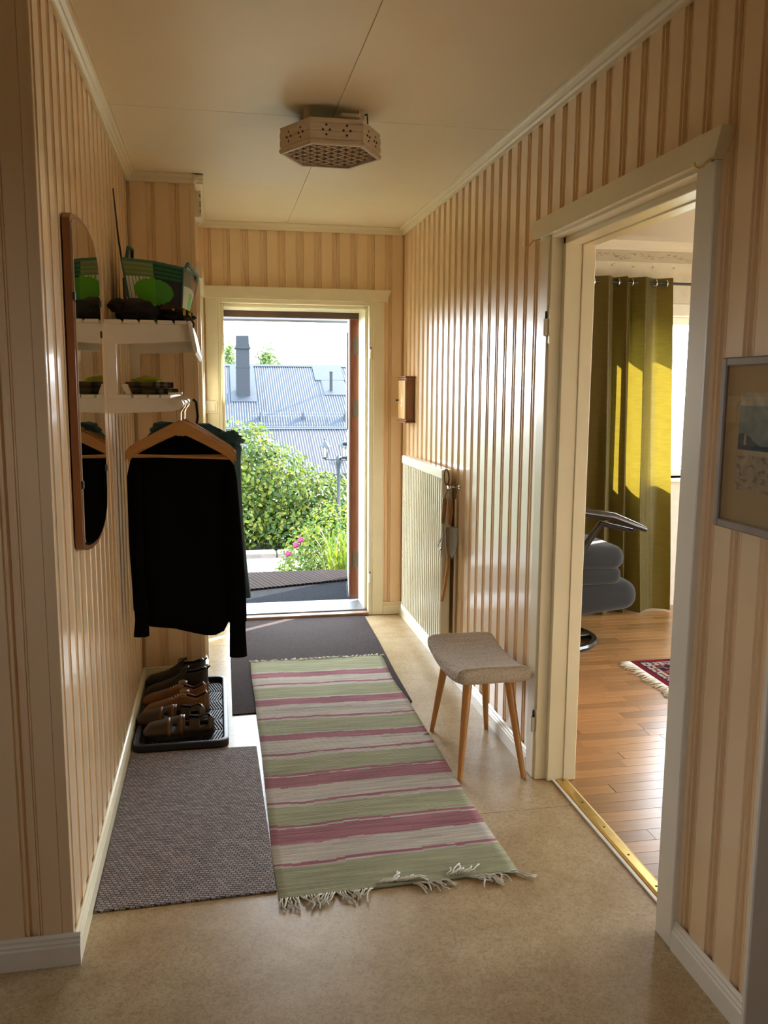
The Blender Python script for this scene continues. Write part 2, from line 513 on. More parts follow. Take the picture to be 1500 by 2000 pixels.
def tag(o, label=None, cat=None, group=None, kind=None):
    if label: o['label'] = label
    if cat: o['category'] = cat
    if group: o['group'] = group
    if kind: o['kind'] = kind
    return o

def thing(name, loc, label, cat=None, group=None, kind=None, rz=0.0):
    o = bpy.data.objects.new(name, None)
    o.empty_display_size = 0.05
    COL.objects.link(o)
    o.location = loc
    o.rotation_euler = (0, 0, rz)
    ORG[o] = tuple(loc)
    return tag(o, label, cat, group, kind)

def copy_tree(o, parent=None):
    c = o.copy()
    COL.objects.link(c)
    c.parent = parent
    for ch in list(o.children):
        copy_tree(ch, c)
    return c

def mod(o, typ, **kw):
    m = o.modifiers.new(typ.lower(), typ)
    for k, v in kw.items():
        setattr(m, k, v)
    return m

def lerp(a, b, t):
    return a + (b - a) * t

def interp(x, pts):
    if x <= pts[0][0]: return pts[0][1]
    for (a, b), (c, d) in zip(pts, pts[1:]):
        if x <= c:
            return b + (d - b) * (x - a) / (c - a)
    return pts[-1][1]

def nz(x, y=0.0, z=0.0):
    return noise.noise(Vector((x, y, z)))

# ------------------------------------------------------------------ the room shell
XL, XR, YF, YP, XP, Y0 = -0.397, 1.191, 5.504, 4.371, -0.088, 2.182
ZC, CB = 2.503, 2.464
BD = 0.016                       # depth of the panelling boards
PITCH_B = 0.113
PROF = [(0, 0), (.066, 0), (.068, .006), (.0735, .007), (.0755, .0035), (.0785, .0035), (.080, .0125), (.097, .0125), (.0985, .006),
        (.101, .003), (.104, .003), (.1055, .0065), (.107, .003), (.110, .003), (.1115, .0055), (.113, 0)]

def struct(name, mb, m, label, **kw):
    return mb.build(name, m, None, label=label, kind='structure', **kw)


wall_right = struct('wall_right', MB().box(XR + BD, 1.33, 1.61, 1.965, 0, ZC).box(XR + BD, 1.33, 3.02, YF + .02, 0, ZC).box(XR + BD, 1.33, 1.965, 3.02, 2.06, ZC), 'slab', 'peach panelled wall with the open doorway to the living room')
wall_left = struct('wall_left', MB().box(-.53, XL - BD, Y0 + BD, YP + .3, 0, ZC), 'slab', 'peach panelled wall with the mirror and hat rack')
wall_far = struct('wall_far', MB().box(-.104, 0.012, YF + BD, 5.80, -.1, ZC).box(.993, 1.33, YF + BD, 5.80, -.1, ZC).box(.012, .993, YF + BD, 5.80, 2.05, ZC), 'slab', 'peach panelled wall around the open entrance door')
wall_partition = struct('wall_partition', MB().box(XL - BD, XP - BD, YP + BD, 4.61, 0, ZC).box(XL - BD, XP - BD, 5.40, 5.80, 0, ZC).box(XL - BD, XP - BD, 4.61, 5.40, 2.05, ZC).box(XL - BD, XP - .08, 4.61, 5.40, 0, 2.05), 'slab', 'peach panelled corner wall beside the entrance door')
wall_near = struct('wall_near_left', MB().box(-1.95, -.53, Y0 + BD, Y0 + .13, 0, ZC), 'slab', 'peach panelled wall at the near end of the corridor')

_bc = {}
def board_mesh(a, b, z0, z1):
    key = (round(a, 4), round(b, 4), round(z0, 3), round(z1, 3))
    if key in _bc:
        return _bc[key]
    def dep(u):
        return interp(u, PROF)
    pts = [(a, dep(a))] + [p for p in PROF if a < p[0] < b] + [(b, dep(b))]
    poly = [(u - a, d) for u, d in pts] + [(b - a, BD), (0, BD)]
    mb = MB().prism(poly, 'z', z0, z1)
    me = mb.mesh('board', smooth=False)
    me.materials.append(M['board'])
    _bc[key] = me
    return me

def boards(wall, org, rot, ua, ub, phase, z0, z1, cuts=()):
    k0 = math.floor((ua - phase) / PITCH_B)
    u = phase + k0 * PITCH_B
    while u < ub - 1e-6:
        a, b = max(u, ua), min(u + PITCH_B - .0004, ub)
        segs = [(a, b, z0)]
        for (ca, cb, zc) in cuts:
            out = []
            for (p, q, zz) in segs:
                if q <= ca or p >= cb:
                    out.append((p, q, zz)); continue
                if p < ca: out.append((p, ca, zz))
                out.append((max(p, ca), min(q, cb), zc))
                if q > cb: out.append((cb, q, zz))
            segs = out
        for (p, q, zz) in segs:
            if q - p < .004:
                continue
            me = board_mesh(p - u, q - u, zz, z1)
            o = bpy.data.objects.new('board', me)
            COL.objects.link(o)
            o.parent = wall
            w = ORG[wall]
            o.location = (org[0] + math.cos(rot) * p - w[0], org[1] + math.sin(rot) * p - w[1], -w[2])
            o.rotation_euler = (0, 0, rot)
        u += PITCH_B

boards(wall_right, (XR, YF), -PI / 2, 0, YF - 1.61, 3.039 - .0885, 0.0, ZC, [(YF - 3.02, YF - 1.965, 2.06)])
boards(wall_left, (XL, Y0), PI / 2, 0.0, YP - Y0, .128 - .0885, 0.0, ZC)
boards(wall_far, (XP, YF), 0, 0.0, XR - XP, 1.178 - .0885, 0.0, ZC, [(.012 - XP, .993 - XP, 2.05)])
boards(wall_partition, (XL, YP), 0, 0.0, XP - XL, .102 - .0885, 0.0, ZC)
boards(wall_partition, (XP, YP), PI / 2, 0.0, YF - YP, .05, 0.0, ZC, [(4.61 - YP, 5.40 - YP, 2.05)])
boards(wall_near, (-1.0, Y0), 0, 0.0, XL + 1.0 - .03, .502 - .0885, 0.0, ZC)
# plain corner strips
MB().box(XL - .03, XL, Y0, Y0 + .014, 0, ZC, .002).build('corner_strip', 'board', wall_near)
MB().box(XP - .020, XP + .003, YP - .003, YP + .012, 0.084, CB, .002).build('corner_strip', 'board', wall_partition)
MB().box(1.164, 1.345, 1.594, 1.609, 0, ZC, .003).build('end_casing', 'white_paint', wall_right)

# floor, ceiling
floor = struct('floor', MB().box(-2.0, 1.27, -1.6, 5.52, -.12, -.004).box(1.27, 2.5, -1.6, 1.62, -.12, -.004), 'slab', 'beige mottled linoleum floor of the hall')
g = .0012
MB().box(-1.95, 1.19, -1.55, 2.75 - g, -.004, 0).box(1.19, 1.258, 2.02, 2.75 - g, -.004, 0).box(1.19, 2.45, -1.55, 1.6, -.004, 0).build('floor_sheet', 'lino', floor)
MB().box(-.5, 1.19, 2.75 + g, 4.957 - g, -.004, 0).box(1.19, 1.258, 2.75 + g, 2.975, -.004, 0).build('floor_sheet', 'lino', floor)
MB().box(-.10, 1.19, 4.957 + g, 5.47, -.004, 0).build('floor_sheet', 'lino', floor)
ceiling = struct('ceiling', MB().box(-2.05, 2.5, -1.65, 5.85, ZC + .006, 2.62).box(2.5, 5.4, -1.65, 5.75, ZC + .006, 2.62), 'ceiling', 'cream ceiling of four boards with open joints')
for (x0, x1) in ((-.52, .445), (.449, 1.32)):
    for (y0, y1) in ((1.2, 3.366), (3.370, 5.52)):
        MB().box(x0, x1, y0, y1, ZC, ZC + .006).build('ceiling_panel', 'ceiling', ceiling)
MB().box(-1.95, -.524, -1.6, 2.2, ZC, ZC + .006).build('ceiling_panel', 'ceiling', ceiling)
MB().box(-.52, 2.45, -1.6, 1.196, ZC, ZC + .006).build('ceiling_panel', 'ceiling', ceiling)

# crown mouldings and baseboards
CR = [(0, CB), (.010, CB), (.013, CB + .008), (.021, CB + .013), (.023, CB + .020), (.034, CB + .026), (.039, CB + .033), (.046, CB + .034), (.046, ZC), (0, ZC)]
BB = [(0, 0), (.016, 0), (.016, .053), (.0125, .058), (.0135, .064), (.009, .070), (.010, .077), (.004, .083), (0, .083)]
def run(prof, side, at, c0, c1):
    if side == 'R': return MB().prism([(at - d, z) for d, z in prof], 'y', c0, c1)
    if side == 'L': return MB().prism([(at + d, z) for d, z in prof], 'y', c0, c1)
    return MB().prism([(at - d, z) for d, z in prof], 'x', c0, c1)
def multi(prof, segs, name, m, label):
    mb = MB()
    for sg in segs:
        q = run(prof, *sg)
        mb.add(q.v, q.f)
    return struct(name, mb, m, label)
multi(CR, [('R', XR, 1.594, YF), ], 'trim_1', 'cream', 'cream crown moulding along the wall with the doorway')
multi(CR, [('L', XL, Y0 - .046, YP)], 'trim_2', 'cream', 'cream crown moulding above the mirror and hat rack')
multi(CR, [('F', YP, XL, XP + .046), ('L', XP, YP - .046, YF)], 'trim_3', 'cream', 'cream crown moulding around the projecting corner wall')
multi(CR, [('F', YF, XP, XR)], 'trim_4', 'cream', 'cream crown moulding above the entrance door')
multi(BB, [('R', XR, 3.062, YF)], 'baseboard_right', 'white_paint', 'white moulded baseboard under the radiator wall')
multi(BB, [('R', XR, 1.60, 1.938)], 'baseboard_right_near', 'white_paint', 'white moulded baseboard below the framed picture')
multi(BB, [('L', XL, Y0, YP)], 'baseboard_left', 'cream', 'cream moulded baseboard beside the grey mat and shoe tray')
multi(BB, [('F', Y0, -1.0, XL + .016)], 'baseboard_near_left', 'white_paint', 'grey white baseboard at the near corner of the corridor')
multi(BB, [('F', YP, XL, XP + .016), ('L', XP, YP, 4.56)], 'baseboard_partition', 'cream', 'cream baseboard behind the shoes')
multi(BB, [('F', YF, 1.066, XR)], 'baseboard_far', 'cream', 'short cream baseboard between entrance casing and radiator')

# ---- entrance doorway frame
t = thing('trim_5', (.5, YF, 0), 'cream painted frame and casing of the entrance doorway', kind='structure')
MB().box(-.059, .015, YF - .016, YF + .01, 0, 2.047, .003).build('casing', 'cream', t)
MB().box(.991, 1.065, YF - .016, YF + .01, 0, 2.047, .003).build('casing', 'cream', t)
MB().prism([(-.068, 2.046), (1.078, 2.046), (1.103, 2.119), (-.083, 2.119)], 'y', YF - .034, YF + .005).build('head_casing', 'cream', t)
MB().box(.010, .034, YF - .008, 5.80, .0, 2.047, .002).box(.034, .053, YF + .055, 5.80, 0, 2.02, .003).build('jamb', 'cream', t)
MB().box(.967, .996, YF - .008, 5.80, .0, 2.047, .002).box(.949, .967, YF + .055, 5.80, 0, 2.02, .003).build('jamb', 'cream', t)
MB().box(.034, .967, YF - .008, 5.80, 2.022, 2.047, .002).box(.052, .950, YF + .055, 5.80, 2.002, 2.022, .003).build('head_jamb', 'cream', t)
MB().box(.015, .024, YF - .012, YF - .004, 0, 2.04, .003).box(.982, .991, YF - .012, YF - .004, 0, 2.04, .003).build('bead', 'cream', t)
MB().box(-.02, 1.05, 5.80, 5.83, 1.962, 2.06).build('outer_head', 'fascia', t)
for z in (1.69, .222):
    h = MB().lathe([(.0075, z), (.0075, z + .062)], (.976, YF - .018, 0), 10).build('hinge', 'plastic_white', t, smooth=True)
    MB().lathe([(.004, z + .062), (.004, z + .074)], (.976, YF - .018, 0), 8).build('hinge_pin', 'dark_screw', h, smooth=True)
sill = struct('trim_6', MB().box(.034, .967, YF - .035, YF + .03, 0, .022, .004), 'sill_wood', 'worn wooden nosing of the entrance threshold')
struct('trim_7', MB().box(.034, .967, YF + .03, 5.83, 0, .030, .005), 'sill_metal', 'pale worn threshold plate of the entrance door')

# ---- entrance door leaf, opened outwards
t = thing('door_1', (.932, 5.865, .03), 'brown varnished wooden entrance door standing open to the outside', kind='structure')
t.rotation_euler = (0, 0, -math.atan2(.120, .885))
ORG[t] = (0, 0, 0)
def dl(mb, name, m, parent, **kw):
    return mb.build(name, m, parent, local=True, **kw)
leaf = dl(MB().box(-.036, .036, 0, .90, 0, 1.965, .003), 'door_leaf', 'teak', t)
fc = dl(MB().box(-.041, -.036, .012, .89, .01, 1.955, .001), 'inner_face', 'door_face', t)
wp = dl(MB().box(-.052, -.041, .16, .74, 1.18, 1.86, .004), 'glazing_frame', 'teak', t)
dl(MB().box(-.0535, -.052, .22, .68, 1.24, 1.80), 'panel', 'mahogany', wp)
for z in (.22, 1.28, 1.70):
    h = dl(MB().box(-.012, .036, -.003, 0, z, z + .11, .001), 'hinge_plate', 'bronze', t)
    for dz in (.02, .055, .09):
        dl(MB().lathe([(.004, -.0045), (.004, -.003)], (.008, 0, z + dz), 8, 'y'), 'screw', 'dark_screw', h)
hd = dl(MB().tube([(-.041, .83, .93), (-.095, .83, .93)], .010, 8).tube([(-.095, .84, .93), (-.095, .71, .93)], .011, 8), 'door_handle', 'black_metal', t, smooth=True)
dl(MB().lathe([(.022, -.047), (.022, -.041)], (0, .83, .93), 14, 'x'), 'handle_plate', 'black_metal', hd)
dl(MB().lathe([(.015, -.075), (.018, -.041)], (0, .83, 1.04), 12, 'x'), 'lock_knob', 'black_metal', t, smooth=True)

# ---- closed door in the side wall by the entrance
t = thing('door_2', (XP, 5.0, 0), 'cream closed door with casing in the side wall by the entrance', kind='structure')
MB().box(XP - .003, XP + .018, 4.545, 4.62, 0, 2.05, .003).build('casing', 'cream', t)
MB().box(XP - .003, XP + .018, 5.39, 5.465, 0, 2.05, .003).build('casing', 'cream', t)
MB().prism([(4.53, 2.048), (5.48, 2.048), (5.49, 2.118), (4.505, 2.118)], 'x', XP - .003, XP + .030).build('head_casing', 'cream', t)
MB().box(XP - .06, XP - .020, 4.615, 5.395, .01, 2.045, .003).build('door_leaf', 'cream', t)
MB().box(XP - .021, XP - .017, 4.60, 4.619, 1.62, 1.80, .001).build('strike_plate', 'steel', t)

# ---- doorway to the living room
t = thing('trim_8', (XR, 2.5, 0), 'cream painted frame and casing of the living room doorway', kind='structure')
MB().box(XR - .016, XR + .006, 1.940, 2.023, 0, 2.046, .003).build('casing', 'white_paint', t)
MB().box(XR - .016, XR + .006, 2.985, 3.060, 0, 2.046, .003).build('casing', 'cream', t)
MB().prism([(1.926, 2.045), (3.106, 2.045), (3.122, 2.111), (1.900, 2.111)], 'x', XR - .030, XR + .004).build('head_casing', 'cream', t)
def profile_jamb(y_sign, y):
    mb = MB()
    if y_sign > 0:
        mb.box(XR - .010, 1.224, y, y + .052, 0, 2.05, .0015).box(1.224, 1.288, y - .022, y + .052, 0, 2.05, .002).box(1.288, 1.337, y - .026, y + .052, 0, 2.05, .002)
    else:
        mb.box(XR - .010, 1.224, y - .052, y, 0, 2.05, .0015).box(1.224, 1.288, y - .052, y + .022, 0, 2.05, .002).box(1.288, 1.337, y - .052, y + .026, 0, 2.05, .002)
    return mb
profile_jamb(1, 2.972).build('jamb', 'cream', t)
profile_jamb(-1, 2.016).build('jamb', 'cream', t)
MB().box(XR - .010, 1.224, 2.016, 2.972, 2.034, 2.06, .0015).box(1.224, 1.288, 2.016, 2.972, 2.013, 2.06, .002).box(1.288, 1.337, 2.016, 2.972, 2.009, 2.06, .002).build('head_jamb', 'cream', t)
for z in (1.695, .195):
    h = MB().lathe([(.001, z - .004), (.0085, z), (.0085, z + .056), (.0095, z + .058)], (XR - .020, 2.982, 0), 10).build('hinge', 'plastic_white', t, smooth=True)
    MB().lathe([(.0045, z + .058), (.0035, z + .085)], (XR - .020, 2.982, 0), 8).build('hinge_pin', 'dark_screw', h, smooth=True)
    MB().box(XR - .012, XR - .0095, 2.966, 2.984, z - .03, z + .09).build('hinge_leaf', 'cream', h)
struct('trim_9', MB().prism([(1.258, .0), (1.304, .0), (1.304, .004), (1.295, .008), (1.268, .008), (1.258, .005)], 'y', 2.016, 2.975), 'brass', 'brass threshold strip in the living room doorway')
th = bpy.data.objects['trim_9']
for y in (2.93, 2.75, 2.57, 2.39, 2.21, 2.06):
    MB().lathe([(.0045, .0078), (.0035, .0092)], (1.281, y, 0), 8).build('screw', 'dark_screw', th)
struct('trim_10', MB().box(1.243, 1.2555, 2.018, 2.972, 0, .006, .0015), 'white_paint', 'thin pale edging beside the brass threshold strip')

# ---- living room shell
WX0, WX1, WZ0, WZ1 = 2.72, 3.62, .90, 2.0
struct('wall_living_far', MB().box(1.33, WX0, 5.40, 5.66, 0, 2.5).box(WX1, 5.3, 5.40, 5.66, 0, 2.5).box(WX0, WX1, 5.40, 5.66, 0, WZ0).box(WX0, WX1, 5.40, 5.66, WZ1, 2.5), 'wallpaper', 'pale papered wall with the window behind the curtain')
wf = bpy.data.objects['wall_living_far']
bd = MB().box(1.33, 5.2, 5.398, 5.402, 2.338, 2.41).build('wallpaper_border', 'wallborder', wf)
pr = MB()
for k in range(46):
    x = 2.0 + k * .048
    for j in range(5):
        a = R_.uniform(0, PI); l = R_.uniform(.008, .02)
        cx, cz = x + R_.uniform(-.02, .02), 2.374 + (.012 * math.sin(k * 1.3)) + R_.uniform(-.012, .012)
        pr.box(cx - l / 2, cx + l / 2, 5.3972, 5.3982, cz - .002, cz + .002)
    if k % 3 == 0:
        for j in range(4):
            cx, cz = x + R_.uniform(-.012, .012), 2.315 + R_.uniform(-.012, .012)
            pr.box(cx - .003, cx + .003, 5.3985, 5.3998, cz - .003, cz + .003)
pr.build('border_print', 'border_print', wf, kind='stuff')
struct('wall_living_side', MB().box(5.2, 5.35, 1.6, 1.9, 0, 2.5).box(5.2, 5.35, 4.3, 5.66, 0, 2.5).box(5.2, 5.35, 1.9, 4.3, 0, .5).box(5.2, 5.35, 1.9, 4.3, 2.2, 2.5), 'wallpaper', 'pale papered side wall of the living room')
struct('wall_living_near', MB().box(1.33, 5.3, 1.61, 1.75, 0, 2.5), 'wallpaper', 'pale papered near wall of the living room')
struct('ceiling_living', MB().box(1.33, 5.3, 1.7, 5.5, 2.468, 2.506), 'lr_ceiling', 'white ceiling of the living room')
struct('trim_11', MB().prism([(5.40, 2.41), (5.385, 2.41), (5.382, 2.425), (5.365, 2.445), (5.355, 2.468), (5.40, 2.468)], 'x', 1.33, 5.2), 'lr_ceiling', 'white crown moulding of the living room')
def window(name, label, x0, x1, y, z0, z1, along='x', mull=True):
    t = thing(name, ((x0 + x1) / 2, y, z0) if along == 'x' else (y, (x0 + x1) / 2, z0), label, kind='structure')
    def B(mb, a0, a1, d0, d1, c0, c1, b=.003):
        return mb.box(a0, a1, d0, d1, c0, c1, b) if along == 'x' else mb.box(d0, d1, a0, a1, c0, c1, b)
    mb = MB()
    fw = .05
    B(mb, x0, x0 + fw, y - .04, y + .03, z0, z1); B(mb, x1 - fw, x1, y - .04, y + .03, z0, z1)
    B(mb, x0 + fw, x1 - fw, y - .038, y + .028, z1 - fw, z1); B(mb, x0 + fw, x1 - fw, y - .038, y + .028, z0, z0 + fw)
    xm = (x0 + x1) / 2
    if mull:
        B(mb, xm - .035, xm + .035, y - .039, y + .029, z0 + fw, z1 - fw)
    mb.build('window_frame', 'white_paint', t)
    for (a, b_) in (((x0 + fw, xm - .035), (xm + .035, x1 - fw)) if mull else ((x0 + fw, x1 - fw),)):
        q = MB(); B(q, a, b_, y - .003, y + .003, z0 + fw, z1 - fw, 0); q.build('window_pane', 'pane', t)
    return t
w1 = window('window_1', 'white framed living room window behind the olive curtain', WX0, WX1, 5.58, WZ0, WZ1, 'x', False)
MB().box(WX0 - .07, WX1 + .07, 5.382, 5.402, WZ1 - .005, WZ1 + .075, .004).box(WX0 - .07, WX0 + .005, 5.382, 5.402, WZ0 - .02, WZ1, .004).box(WX1 - .005, WX1 + .07, 5.382, 5.402, WZ0 - .02, WZ1, .004).build('casing', 'white_paint', w1)
MB().box(WX0 - .09, WX1 + .09, 5.345, 5.56, WZ0 - .022, WZ0, .004).build('window_sill', 'white_paint', w1)
window('added_window_2', 'white framed window added out of view to light the living room', 1.9, 4.3, 5.26, .5, 2.2, 'y')  # unseen window, added to let more daylight into the living room
window('added_window_3', 'white framed window added out of view to dimly light the near room', -.3, .3, -1.93, 1.2, 2.0, 'y', False)  # small unseen window, added to give the near room dim light

lrf = struct('floor_living', MB().box(1.27, 5.3, 1.62, 5.45, -.12, -.010).box(1.304, 5.2, 1.75, 5.40, -.010, -.0045), 'oak_base', 'honey oak parquet floor of the living room')
cnt = 0
_pc = {}
row = 0
y = 2.0
SW = .068
while y < 5.40:
    x = 1.306 - R_.uniform(0, .4)
    while x < 3.3:
        L_ = R_.choice((.30, .38, .46, .54))
        a, b_ = max(x, 1.306), x + L_
        x += L_
        # keep the strips that the doorway lets one see, with room to either side
        if b_ - a > .03 and a < .62 * y + .30 and b_ > .40 * y - .15 and b_ > 1.306:
            key = round(b_ - a, 2)
            if key not in _pc:
                me = MB().box(0, key - .0012, 0, SW - .0012, -.0045, 0, .0006).mesh('parquet_strip')
                me.materials.append(M['oak']); _pc[key] = me
            o = bpy.data.objects.new('parquet_strip', _pc[key])
            COL.objects.link(o); o.parent = lrf
            w = ORG[lrf]
            o.location = (a - w[0], y - w[1], 0 - w[2])
            cnt += 1
    y += SW
print('parquet strips', cnt)

# ---- near room behind the camera
struct('wall_near_side', MB().box(-2.0, -1.9, -1.6, -.3, 0, ZC).box(-2.0, -1.9, .3, 2.3, 0, ZC).box(-2.0, -1.9, -.3, .3, 0, 1.2).box(-2.0, -1.9, -.3, .3, 2.0, ZC), 'slab', 'plain side wall of the near room')
struct('wall_back', MB().box(-2.0, 2.5, -1.7, -1.6, 0, ZC), 'slab', 'plain back wall of the near room')
struct('wall_near_right', MB().box(2.45, 2.55, -1.6, 1.62, 0, ZC), 'slab', 'plain right wall of the near room')

# ------------------------------------------------------------------ outdoors
struct('ground', MB().box(-60, 70, 5.9, 140, -1.5, -1.2).box(5.5, 70, -60, 5.9, -1.5, -1.2).box(-60, -2.1, -60, 5.9, -1.5, -1.2), 'grass', 'green lawn around the house')
struct('porch', MB().box(-1.4, 2.2, 5.80, 7.03, -1.2, -.045, .01), 'porch', 'concrete porch slab outside the entrance door')
MB().box(-.15, 1.35, 5.84, 6.90, -.045, -.028, .004).build('doormat', 'curl_mat', None, label='charcoal curled doormat just outside the entrance threshold', cat='doormat')
ca, sa = math.cos(math.radians(16)), math.sin(math.radians(16))
sm = thing('scraper_mat', (.6, 6.75, -.028), 'brown brush scraper mat with pale rails at the porch edge', 'doormat')
rail = MB()
for k in range(44):
    u = -.30 + k * .034
    px_, py_ = .22 + u * ca, 6.43 + u * sa
    L_ = min(.60, (7.025 - py_) / ca)
    if L_ < .05:
        continue
    def bar(mb, a, b_, z0, z1):
        vs = []
        for z in (z0, z1):
            for (uu, vv) in ((a, 0), (b_, 0), (b_, L_), (a, L_)):
                vs.append((.22 + (u + uu) * ca - vv * sa, 6.43 + (u + uu) * sa + vv * ca, z))
        mb.add(vs, [(0, 1, 2, 3), (4, 5, 6, 7), (0, 1, 5, 4), (1, 2, 6, 5), (2, 3, 7, 6), (3, 0, 4, 7)])
    q = MB(); bar(q, 0, .027, -.028, -.012); q.build('brush_strip', 'brick', sm)
    bar(rail, .0275, .0335, -.028, -.013)
rail.build('rail', 'mortar', sm, kind='stuff')
struct('path', MB().box(-4, 8, 9.5, 13.45, -1.2, -1.17), 'path', 'pale concrete garden path')
kb = thing('kerb', (1, 13.6, -1.2), 'low brown stone kerb between path and lilac bush', 'kerb')
for k in range(9):
    x = -2.2 + k * .62
    MB().box(x, x + .60, 13.46, 13.75, -1.2, -1.09 + R_.uniform(-.008, .008), .02).build('kerb_stone', 'curb', kb)
struct('beam', MB().box(-1.5, 2.4, 6.95, 7.07, 2.027, 2.20, .01), 'grey_beam', 'grey eave beam above the porch')
for (nm, xx) in (('porch_post', -1.3), ('porch_post', 2.2)):
    MB().box(xx - .05, xx + .05, 6.92, 7.02, -.045, 2.03, .006).build(nm, 'grey_beam', None, kind='structure', label='grey timber post carrying the porch beam')

def leaf_cloud(mb, blobs, n, size, cols, flat=.35, shell=(.72, 1.04), up=.3, rnd=R_):
    tot = sum(b[3] * b[4] + b[4] * b[5] + b[3] * b[5] for b in blobs)
    for b in blobs:
        k = int(n * (b[3] * b[4] + b[4] * b[5] + b[3] * b[5]) / tot)
        for _ in range(k):
            while True:
                d = Vector((rnd.gauss(0, 1), rnd.gauss(0, 1), rnd.gauss(0, 1)))
                if d.length > .01:
                    break
            d.normalize()
            if d.y > .55 and rnd.random() < .6:
                d.y = -d.y
            r = rnd.uniform(*shell)
            p = Vector((b[0] + d.x * b[3] * r, b[1] + d.y * b[4] * r, b[2] + d.z * b[5] * r))
            nrm = (d + Vector((rnd.gauss(0, flat), rnd.gauss(0, flat), rnd.gauss(0, flat) + up))).normalized()
            a = nrm.orthogonal().normalized()
            c = nrm.cross(a)
            th = rnd.uniform(0, 2 * PI)
            ax = a * math.cos(th) + c * math.sin(th)
            ax = (ax + Vector((0, 0, -.35))).normalized()
            sd_ = nrm.cross(ax).normalized()
            s_ = size * rnd.uniform(.65, 1.25)
            f = nrm * s_ * .12
            vs = [p - ax * s_ * .5, p - ax * s_ * .15 + sd_ * s_ * .30 + f, p + ax * s_ * .22 + sd_ * s_ * .26 + f, p + ax * s_ * .55,
                  p + ax * s_ * .22 - sd_ * s_ * .26 + f, p - ax * s_ * .15 - sd_ * s_ * .30 + f]
            w = rnd.choice(cols)
            j = rnd.uniform(.75, 1.25)
            mb.cur = (w[0] * j, w[1] * j, w[2] * j)
            mb.add(vs, [(0, 1, 2, 3), (0, 3, 4, 5)])
    return mb

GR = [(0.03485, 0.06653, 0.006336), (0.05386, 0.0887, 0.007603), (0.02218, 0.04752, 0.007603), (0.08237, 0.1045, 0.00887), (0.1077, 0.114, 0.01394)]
t = thing('lilac_bush', (.6, 14.9, -1.2), 'large leafy green lilac bush behind the path', 'bush')
blobs = [(.1, 15.0, -.15, 1.15, 1.0, 1.12), (-.7, 15.0, -.2, 1.2, 1.0, 1.15), (.55, 14.8, .08, .55, .6, .85), (.95, 14.9, -.25, .75, .8, .82), (1.45, 15.0, -.5, .75, .8, .72),
         (2.0, 15.2, -.62, .8, .8, .62), (2.7, 15.4, -.6, .8, .8, .6), (.3, 14.5, -.75, .8, .6, .5), (1.1, 14.6, -.85, .7, .6, .42), (-.5, 14.5, -.8, .9, .6, .5), (1.8, 14.9, -.95, .8, .6, .35)]
leaf_cloud(MB(), blobs, 17000, .085, GR).build('leaves', 'leaf1', t, kind='stuff', recalc=False)
st = MB()
for k in range(14):
    x = -.8 + k * .25
    st.tube([(x * .6 + .3, 15.0, -1.2), (x * .8 + .2, 15 + R_.uniform(-.2, .2), -.7), (x, 15 + R_.uniform(-.3, .3), -.1)], [.022, .016, .008], 6)
st.build('stems', 'twig', t)

t = thing('rose_bush', (1.0, 9.2, -1.2), 'bright green rose bush with magenta blooms by the path', 'bush')
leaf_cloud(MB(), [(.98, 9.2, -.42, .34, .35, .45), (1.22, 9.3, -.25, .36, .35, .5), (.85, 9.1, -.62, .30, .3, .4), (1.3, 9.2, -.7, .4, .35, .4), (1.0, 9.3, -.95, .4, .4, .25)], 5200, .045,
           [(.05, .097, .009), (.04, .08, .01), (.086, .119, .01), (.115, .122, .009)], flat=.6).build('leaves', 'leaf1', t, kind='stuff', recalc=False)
st = MB()
for k in range(10):
    st.tube([(1.05, 9.2, -1.2), (1.05 + R_.uniform(-.2, .2), 9.2, -.7), (1.05 + R_.uniform(-.35, .35), 9.2 + R_.uniform(-.2, .2), -.2)], [.012, .009, .004], 5)
st.build('stems', 'twig', t)
for (x, z) in ((.835, -.075), (.78, -.13), (.70, -.22)):
    q = MB()
    for k in range(9):
        a = k * 2.4; rr = .006 + .0022 * k
        c = Vector((x + rr * math.cos(a), 8.86 + rr * .4 * math.sin(a), z + rr * math.sin(a)))
        q.ball(c, (.016, .008, .016), 6, 4)
    q.build('bloom', 'petal', t, smooth='all')
t = thing('daylily_clump', (1.28, 8.25, -1.2), 'clump of arching yellow green grassy leaves near the open door', 'plant')
bl = MB()
for k in range(150):
    bx, by = 1.27 + R_.uniform(-.2, .2), 8.25 + R_.uniform(-.16, .16)
    a = R_.uniform(0, 2 * PI); h = R_.uniform(.80, 1.36); rch = R_.uniform(.1, .36)
    dx, dy = math.cos(a), math.sin(a)
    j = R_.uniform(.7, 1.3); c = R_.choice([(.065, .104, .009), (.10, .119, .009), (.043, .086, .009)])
    bl.cur = (c[0] * j, c[1] * j, c[2] * j)
    pts = []
    for i in range(6):
        s_ = i / 5
        pts.append(Vector((bx + dx * rch * s_ ** 1.8, by + dy * rch * s_ ** 1.8, -1.2 + h * math.sin(s_ * 1.9) / math.sin(1.57) * .98)))
    w = .012
    for i in range(5):
        w0, w1_ = w * (1 - (i / 5) ** 2) + .001, w * (1 - ((i + 1) / 5) ** 2) + .001
        n_ = Vector((-dy, dx, 0))
        bl.add([pts[i] - n_ * w0, pts[i] + n_ * w0, pts[i + 1] + n_ * w1_, pts[i + 1] - n_ * w1_], [(0, 1, 2, 3)])
bl.build('leaves', 'leaf1', t, kind='stuff', recalc=False)

